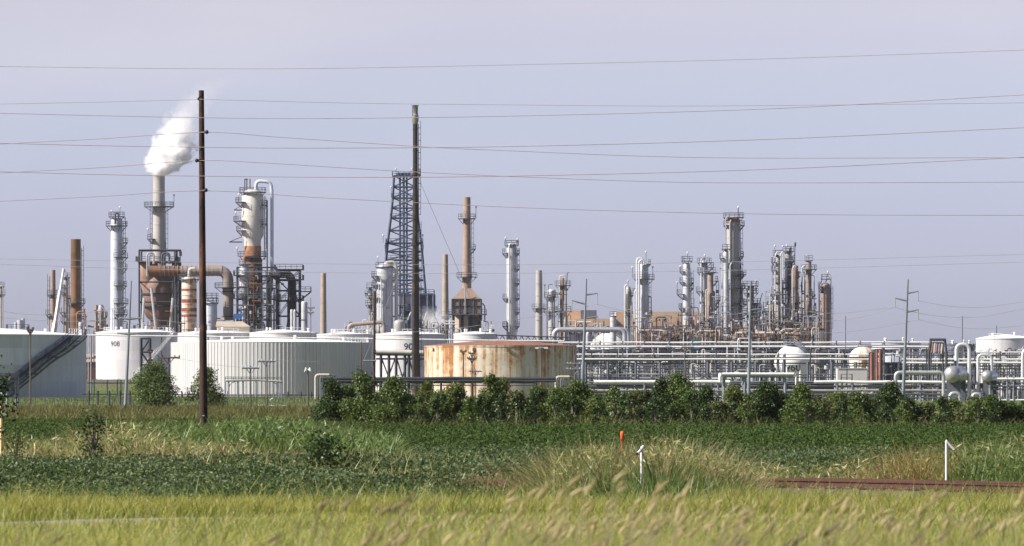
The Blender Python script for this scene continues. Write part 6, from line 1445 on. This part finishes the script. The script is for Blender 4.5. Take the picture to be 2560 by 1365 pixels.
weeds('yellow flowering weeds among the dock plants', 1200, 2260, 2320, 96, 101, [(2260, 1135), (2300, 1118), (2320, 1135)], .018, .6, 'weed_yellow', jit=.5)
weeds('bright green tall grass right of the wooden pole', 13000, 535, 985, 160, 205, [(530, 1062), (580, 1052), (700, 1050), (800, 1062), (880, 1078), (990, 1092)], .060, .55, 'weed_green', jit=.4)
weeds('bright green tall grass left of the wooden pole', 5500, 320, 505, 160, 205, [(320, 1066), (400, 1060), (505, 1062)], .060, .55, 'weed_green', jit=.45)
weeds('reddish seed plumes over the bright tall grass', 1600, 300, 960, 165, 205, [(300, 1046), (420, 1054), (560, 1046), (700, 1040), (800, 1050), (960, 1078)], .022, .3, 'weed_straw', jit=.3)
weeds('mixed straw and green weeds behind the beans at left', 11000, -60, 620, 132, 175, [(-60, 1080), (100, 1100), (200, 1080), (280, 1045), (330, 1056), (420, 1095), (620, 1110)], .034, .5, 'weed_gold', jit=.75)
weeds('rusty brown dry weeds along the rails at left', 3600, -60, 560, 134, 150, [(-60, 1100), (120, 1118), (300, 1115), (560, 1130)], .030, .5, 'weed_straw', jit=.7)
weeds('thin reddish weeds before the wooden pole', 2000, 380, 960, 128, 150, [(380, 1108), (560, 1112), (700, 1115), (960, 1130)], .016, .5, 'weed_rust', jit=.7)
weeds('sparse green weeds along the rails before the wooden pole', 7000, 480, 1350, 116, 160, [(480, 1118), (800, 1122), (1000, 1128), (1350, 1140)], .030, .5, 'weed_gold', jit=.8)
X, Y = scatter(26000, 352, 640, -80, 980, .8); k = (CX+X/Y*F < 980-(Y-300)*.4); X, Y = X[k], Y[k]
blades('weeds', 'brownish rough grass between the far beans and the service road', X, Y, .75*rng.uniform(.4, 1.5, len(X))*(1+.4*nz(X, Y, .25)), .09, .7, 'verge_brown', 'weeds')
weeds('tan and olive weeds at the foot of the tree row', 4500, 780, 2640, 299, 306, [(780, 1046), (1000, 1042), (1500, 1040), (2000, 1042), (2640, 1044)], .06, .7, 'verge_brown', jit=.85)
X, Y = scatter(42000, 735, 1330, -60, 900, .8); k = X < -30; X, Y = X[k], Y[k]
blades('grass', 'green grass on the dikes round the white tanks', X, Y, .36*rng.uniform(.5, 1.6, len(X)), .12, .6, 'dike_grass')
def broad(label, n, px0, px1, y0, y1, tops, size, m, depth=.55):
    "broad weed leaves through the upper part of a weed patch"
    X, Y = scatter(n, y0, y1, px0, px1); px = CX+X/Y*F
    tp = np.interp(px, [a for a, _ in tops], [b for _, b in tops]); g = terrain(X, Y)
    Hh = (EYE-(tp-HY)*Y/F-g)*np.clip(1+.24*nz(X, Y, 2.9)+.14*nz(X, Y, 8., 1.), .1, 1.15); k = (Hh > .15) & (np.abs(rail_side(X, Y)) > 1.3)
    X, Y, Hh, g = X[k], Y[k], Hh[k], g[k]; Z = g+Hh*(1-depth*rng.random(len(X)))
    V, Q = leaves(np.stack([X, Y, Z], -1), size*rng.uniform(.5, 1.4, len(X)), up=.15, aspect=.15); o = npmesh('weeds', V, Q, m); tag(o, label, 'weeds', kind='stuff')
broad('mixed leaves of the weed heap round the white vent post', 26000, 1380, 1880, 91.5, 101, [(a, b+26) for a, b in R1], .075, 'weed_gold', .8)
broad('green leaves of the weed heap round the white vent post', 4000, 1380, 1880, 91.5, 99, [(a, b+32) for a, b in R1], .075, 'weed_green', .8)
broad('leaves of the bright grass right of the wooden pole', 14000, 540, 975, 160, 200, [(530, 1070), (580, 1060), (700, 1058), (800, 1070), (880, 1086), (990, 1098)], .11, 'weed_green', .6)
broad('leaves of the bright grass left of the wooden pole', 6000, 320, 505, 160, 200, [(320, 1074), (400, 1068), (505, 1070)], .11, 'weed_green', .6)
broad('green leaves of the weeds behind the beans at left', 6000, -60, 620, 132, 172, [(-60, 1096), (100, 1112), (200, 1098), (280, 1072), (330, 1074), (420, 1106), (620, 1118)], .10, 'weed_green', .9)
broad('mixed leaves of the weeds behind the beans at left', 8000, -60, 620, 132, 172, [(-60, 1090), (100, 1108), (200, 1092), (280, 1066), (330, 1070), (420, 1102), (620, 1116)], .09, 'weed_gold', .8)
broad('dry rusty leaves along the rails at left', 2200, -60, 560, 131, 148, [(-60, 1108), (120, 1122), (300, 1120), (560, 1134)], .08, 'weed_straw', .8)
broad('leaves of the weeds behind the rails at right', 9000, 1850, 2640, 96, 104, [(1850, 1168), (2000, 1176), (2150, 1168), (2250, 1155), (2400, 1130), (2480, 1116), (2640, 1110)], .07, 'weed_gold', .8)
broad('dark leaves of the weeds at the right edge', 5000, 2380, 2660, 94, 103, [(2380, 1160), (2460, 1124), (2660, 1112)], .07, 'weed_green', .8)
# taller tufts breaking up the verge and the near bank
X, Y = scatter(14000, 52, 88); yc = 50.5+1.5*X
k = (Y > yc+2.3) & (rail_side(X, Y) < -2.) & (nz(X, Y, 1.1, 4.) > .05); X, Y = X[k], Y[k]
blades('grass', 'taller green tufts in the verge', X, Y, .34*rng.uniform(.5, 1.3, len(X)), .016, .8, 'weed_green', wind=.05)
X, Y = scatter(22000, 15, 46); yc = 50.5+1.5*X
k = (Y < yc-2.4) & (nz(X, Y, 1.7, 1.) > .0); X, Y = X[k], Y[k]
blades('grass', 'taller streaky tufts in the near grass', X, Y, np.interp(Y, [15, 20, 30, 46], [.74, .66, .44, .22])*rng.uniform(.5, 1.15, len(X)), .008, .7, 'weed_green', wind=.15)
X, Y = scatter(16000, 15, 46); yc = 50.5+1.5*X
k = (Y < yc-2.4) & (nz(X, Y, 1.5, 7.) > .0); X, Y = X[k], Y[k]
blades('grass', 'pale dry blades in the near grass', X, Y, np.interp(Y, [15, 20, 30, 46], [.78, .68, .44, .22])*rng.uniform(.5, 1.12, len(X)), .006, .7, 'seed_head', wind=.15)
# ================================================================ steam
def steam(name, label, px, ybase, D, axis, dens, z0, nscale=.22, seed=0., soft=.55):
    "axis: (picture y, centre px, half width px, density 0-1) from the mouth upwards"
    t = T(name, label, 'steam', px, D, z0); Ht = t.z(axis[-1][0]); Z0 = t.z(axis[0][0])
    xs = [t.x(a[1]) for a in axis]; rs = [a[2]*t.k for a in axis]; zs = [t.z(a[0]) for a in axis]
    mb = MB(); n = 24; pr = [(xs[0], rs[0]*.3, zs[0])]+[(x, r*1.12, z) for x, r, z in zip(xs, rs, zs)]+[(xs[-1], rs[-1]*.3, zs[-1]+rs[-1]*.3)]
    for x, r, z in pr:
        for i in range(n): a = 2*PI*i/n; mb.V.append((x+r*math.cos(a), r*math.sin(a), z))
    for q in range(len(pr)-1):
        for i in range(n): mb.Q.append((q*n+i, q*n+(i+1) % n, (q+1)*n+(i+1) % n, (q+1)*n+i))
    mb.Q += [tuple(range(n-1, -1, -1)), tuple(range((len(pr)-1)*n, len(pr)*n))]
    m = bpy.data.materials.new(name+'_mat'); m.use_nodes = True; nt = m.node_tree; nt.nodes.remove(nt.nodes['Principled BSDF'])
    tc = nt.nodes.new('ShaderNodeTexCoord'); sp = nt.nodes.new('ShaderNodeSeparateXYZ'); nt.links.new(tc.outputs['Object'], sp.inputs[0])
    zr = ramp(nt, sp.outputs[2], zs[0], zs[-1]); x0, x1 = min(xs)-.1, max(xs)+.1; rm = max(rs)
    cr = nt.nodes.new('ShaderNodeValToRGB'); nt.links.new(zr, cr.inputs[0]); el = cr.color_ramp.elements
    while len(el) < len(axis): el.new(.5)
    for i, a in enumerate(axis):
        el[i].position = (zs[i]-zs[0])/(zs[-1]-zs[0]); el[i].color = ((xs[i]-x0)/(x1-x0), rs[i]/rm, a[3], 1)
    s3 = nt.nodes.new('ShaderNodeSeparateColor'); nt.links.new(cr.outputs[0], s3.inputs[0])
    ax = mth(nt, 'ADD', mth(nt, 'MULTIPLY', s3.outputs[0], x1-x0), x0); R = mth(nt, 'MULTIPLY', s3.outputs[1], rm)
    dx = mth(nt, 'SUBTRACT', sp.outputs[0], ax)
    d = mth(nt, 'DIVIDE', mth(nt, 'SQRT', mth(nt, 'ADD', mth(nt, 'MULTIPLY', dx, dx), mth(nt, 'MULTIPLY', sp.outputs[1], sp.outputs[1]))), R)
    va = nt.nodes.new('ShaderNodeVectorMath'); va.operation = 'ADD'; nt.links.new(tc.outputs['Object'], va.inputs[0]); va.inputs[1].default_value = (seed, seed, seed)
    nn = noise(nt, va.outputs[0], nscale, 5, .6)
    e = mth(nt, 'ADD', mth(nt, 'SUBTRACT', .95, d), mth(nt, 'MULTIPLY', mth(nt, 'SUBTRACT', nn, .5), 2.1))
    f = ramp(nt, e, 0., soft, 'SMOOTH'); den = mth(nt, 'MULTIPLY', mth(nt, 'MULTIPLY', f, s3.outputs[2]), dens)
    v = nt.nodes.new('ShaderNodeVolumePrincipled'); v.inputs['Color'].default_value = (1., 1., 1., 1); v.inputs['Anisotropy'].default_value = 0.
    nt.links.new(den, v.inputs['Density']); nt.links.new(v.outputs[0], nt.nodes['Material Output'].inputs['Volume'])
    t.part('vapour', mb, m)
steam('steam_plume', 'thick white steam cloud billowing from the tall grey stack', 398, 441, 1500,
      [(440.5, 398, 18, 1.), (428, 406, 42, 1.), (408, 420, 58, 1.), (380, 430, 60, .9), (352, 436, 55, .5), (322, 444, 51, .16), (298, 452, 49, .05), (272, 472, 52, .024), (242, 500, 58, .012), (212, 534, 60, .005), (185, 562, 56, .0)], 3.6, 4.6, nscale=.36, soft=.7)
steam('steam_wisp', 'thin pale steam drifting low behind the tanks, right of the flare stack', 1085, 826, 1470,
      [(827, 1078, 26, .9), (815, 1082, 36, .8), (803, 1090, 44, .6), (790, 1086, 44, .35), (776, 1076, 36, .15), (764, 1066, 30, 0.)], .42, 0., .3, 5., .7)
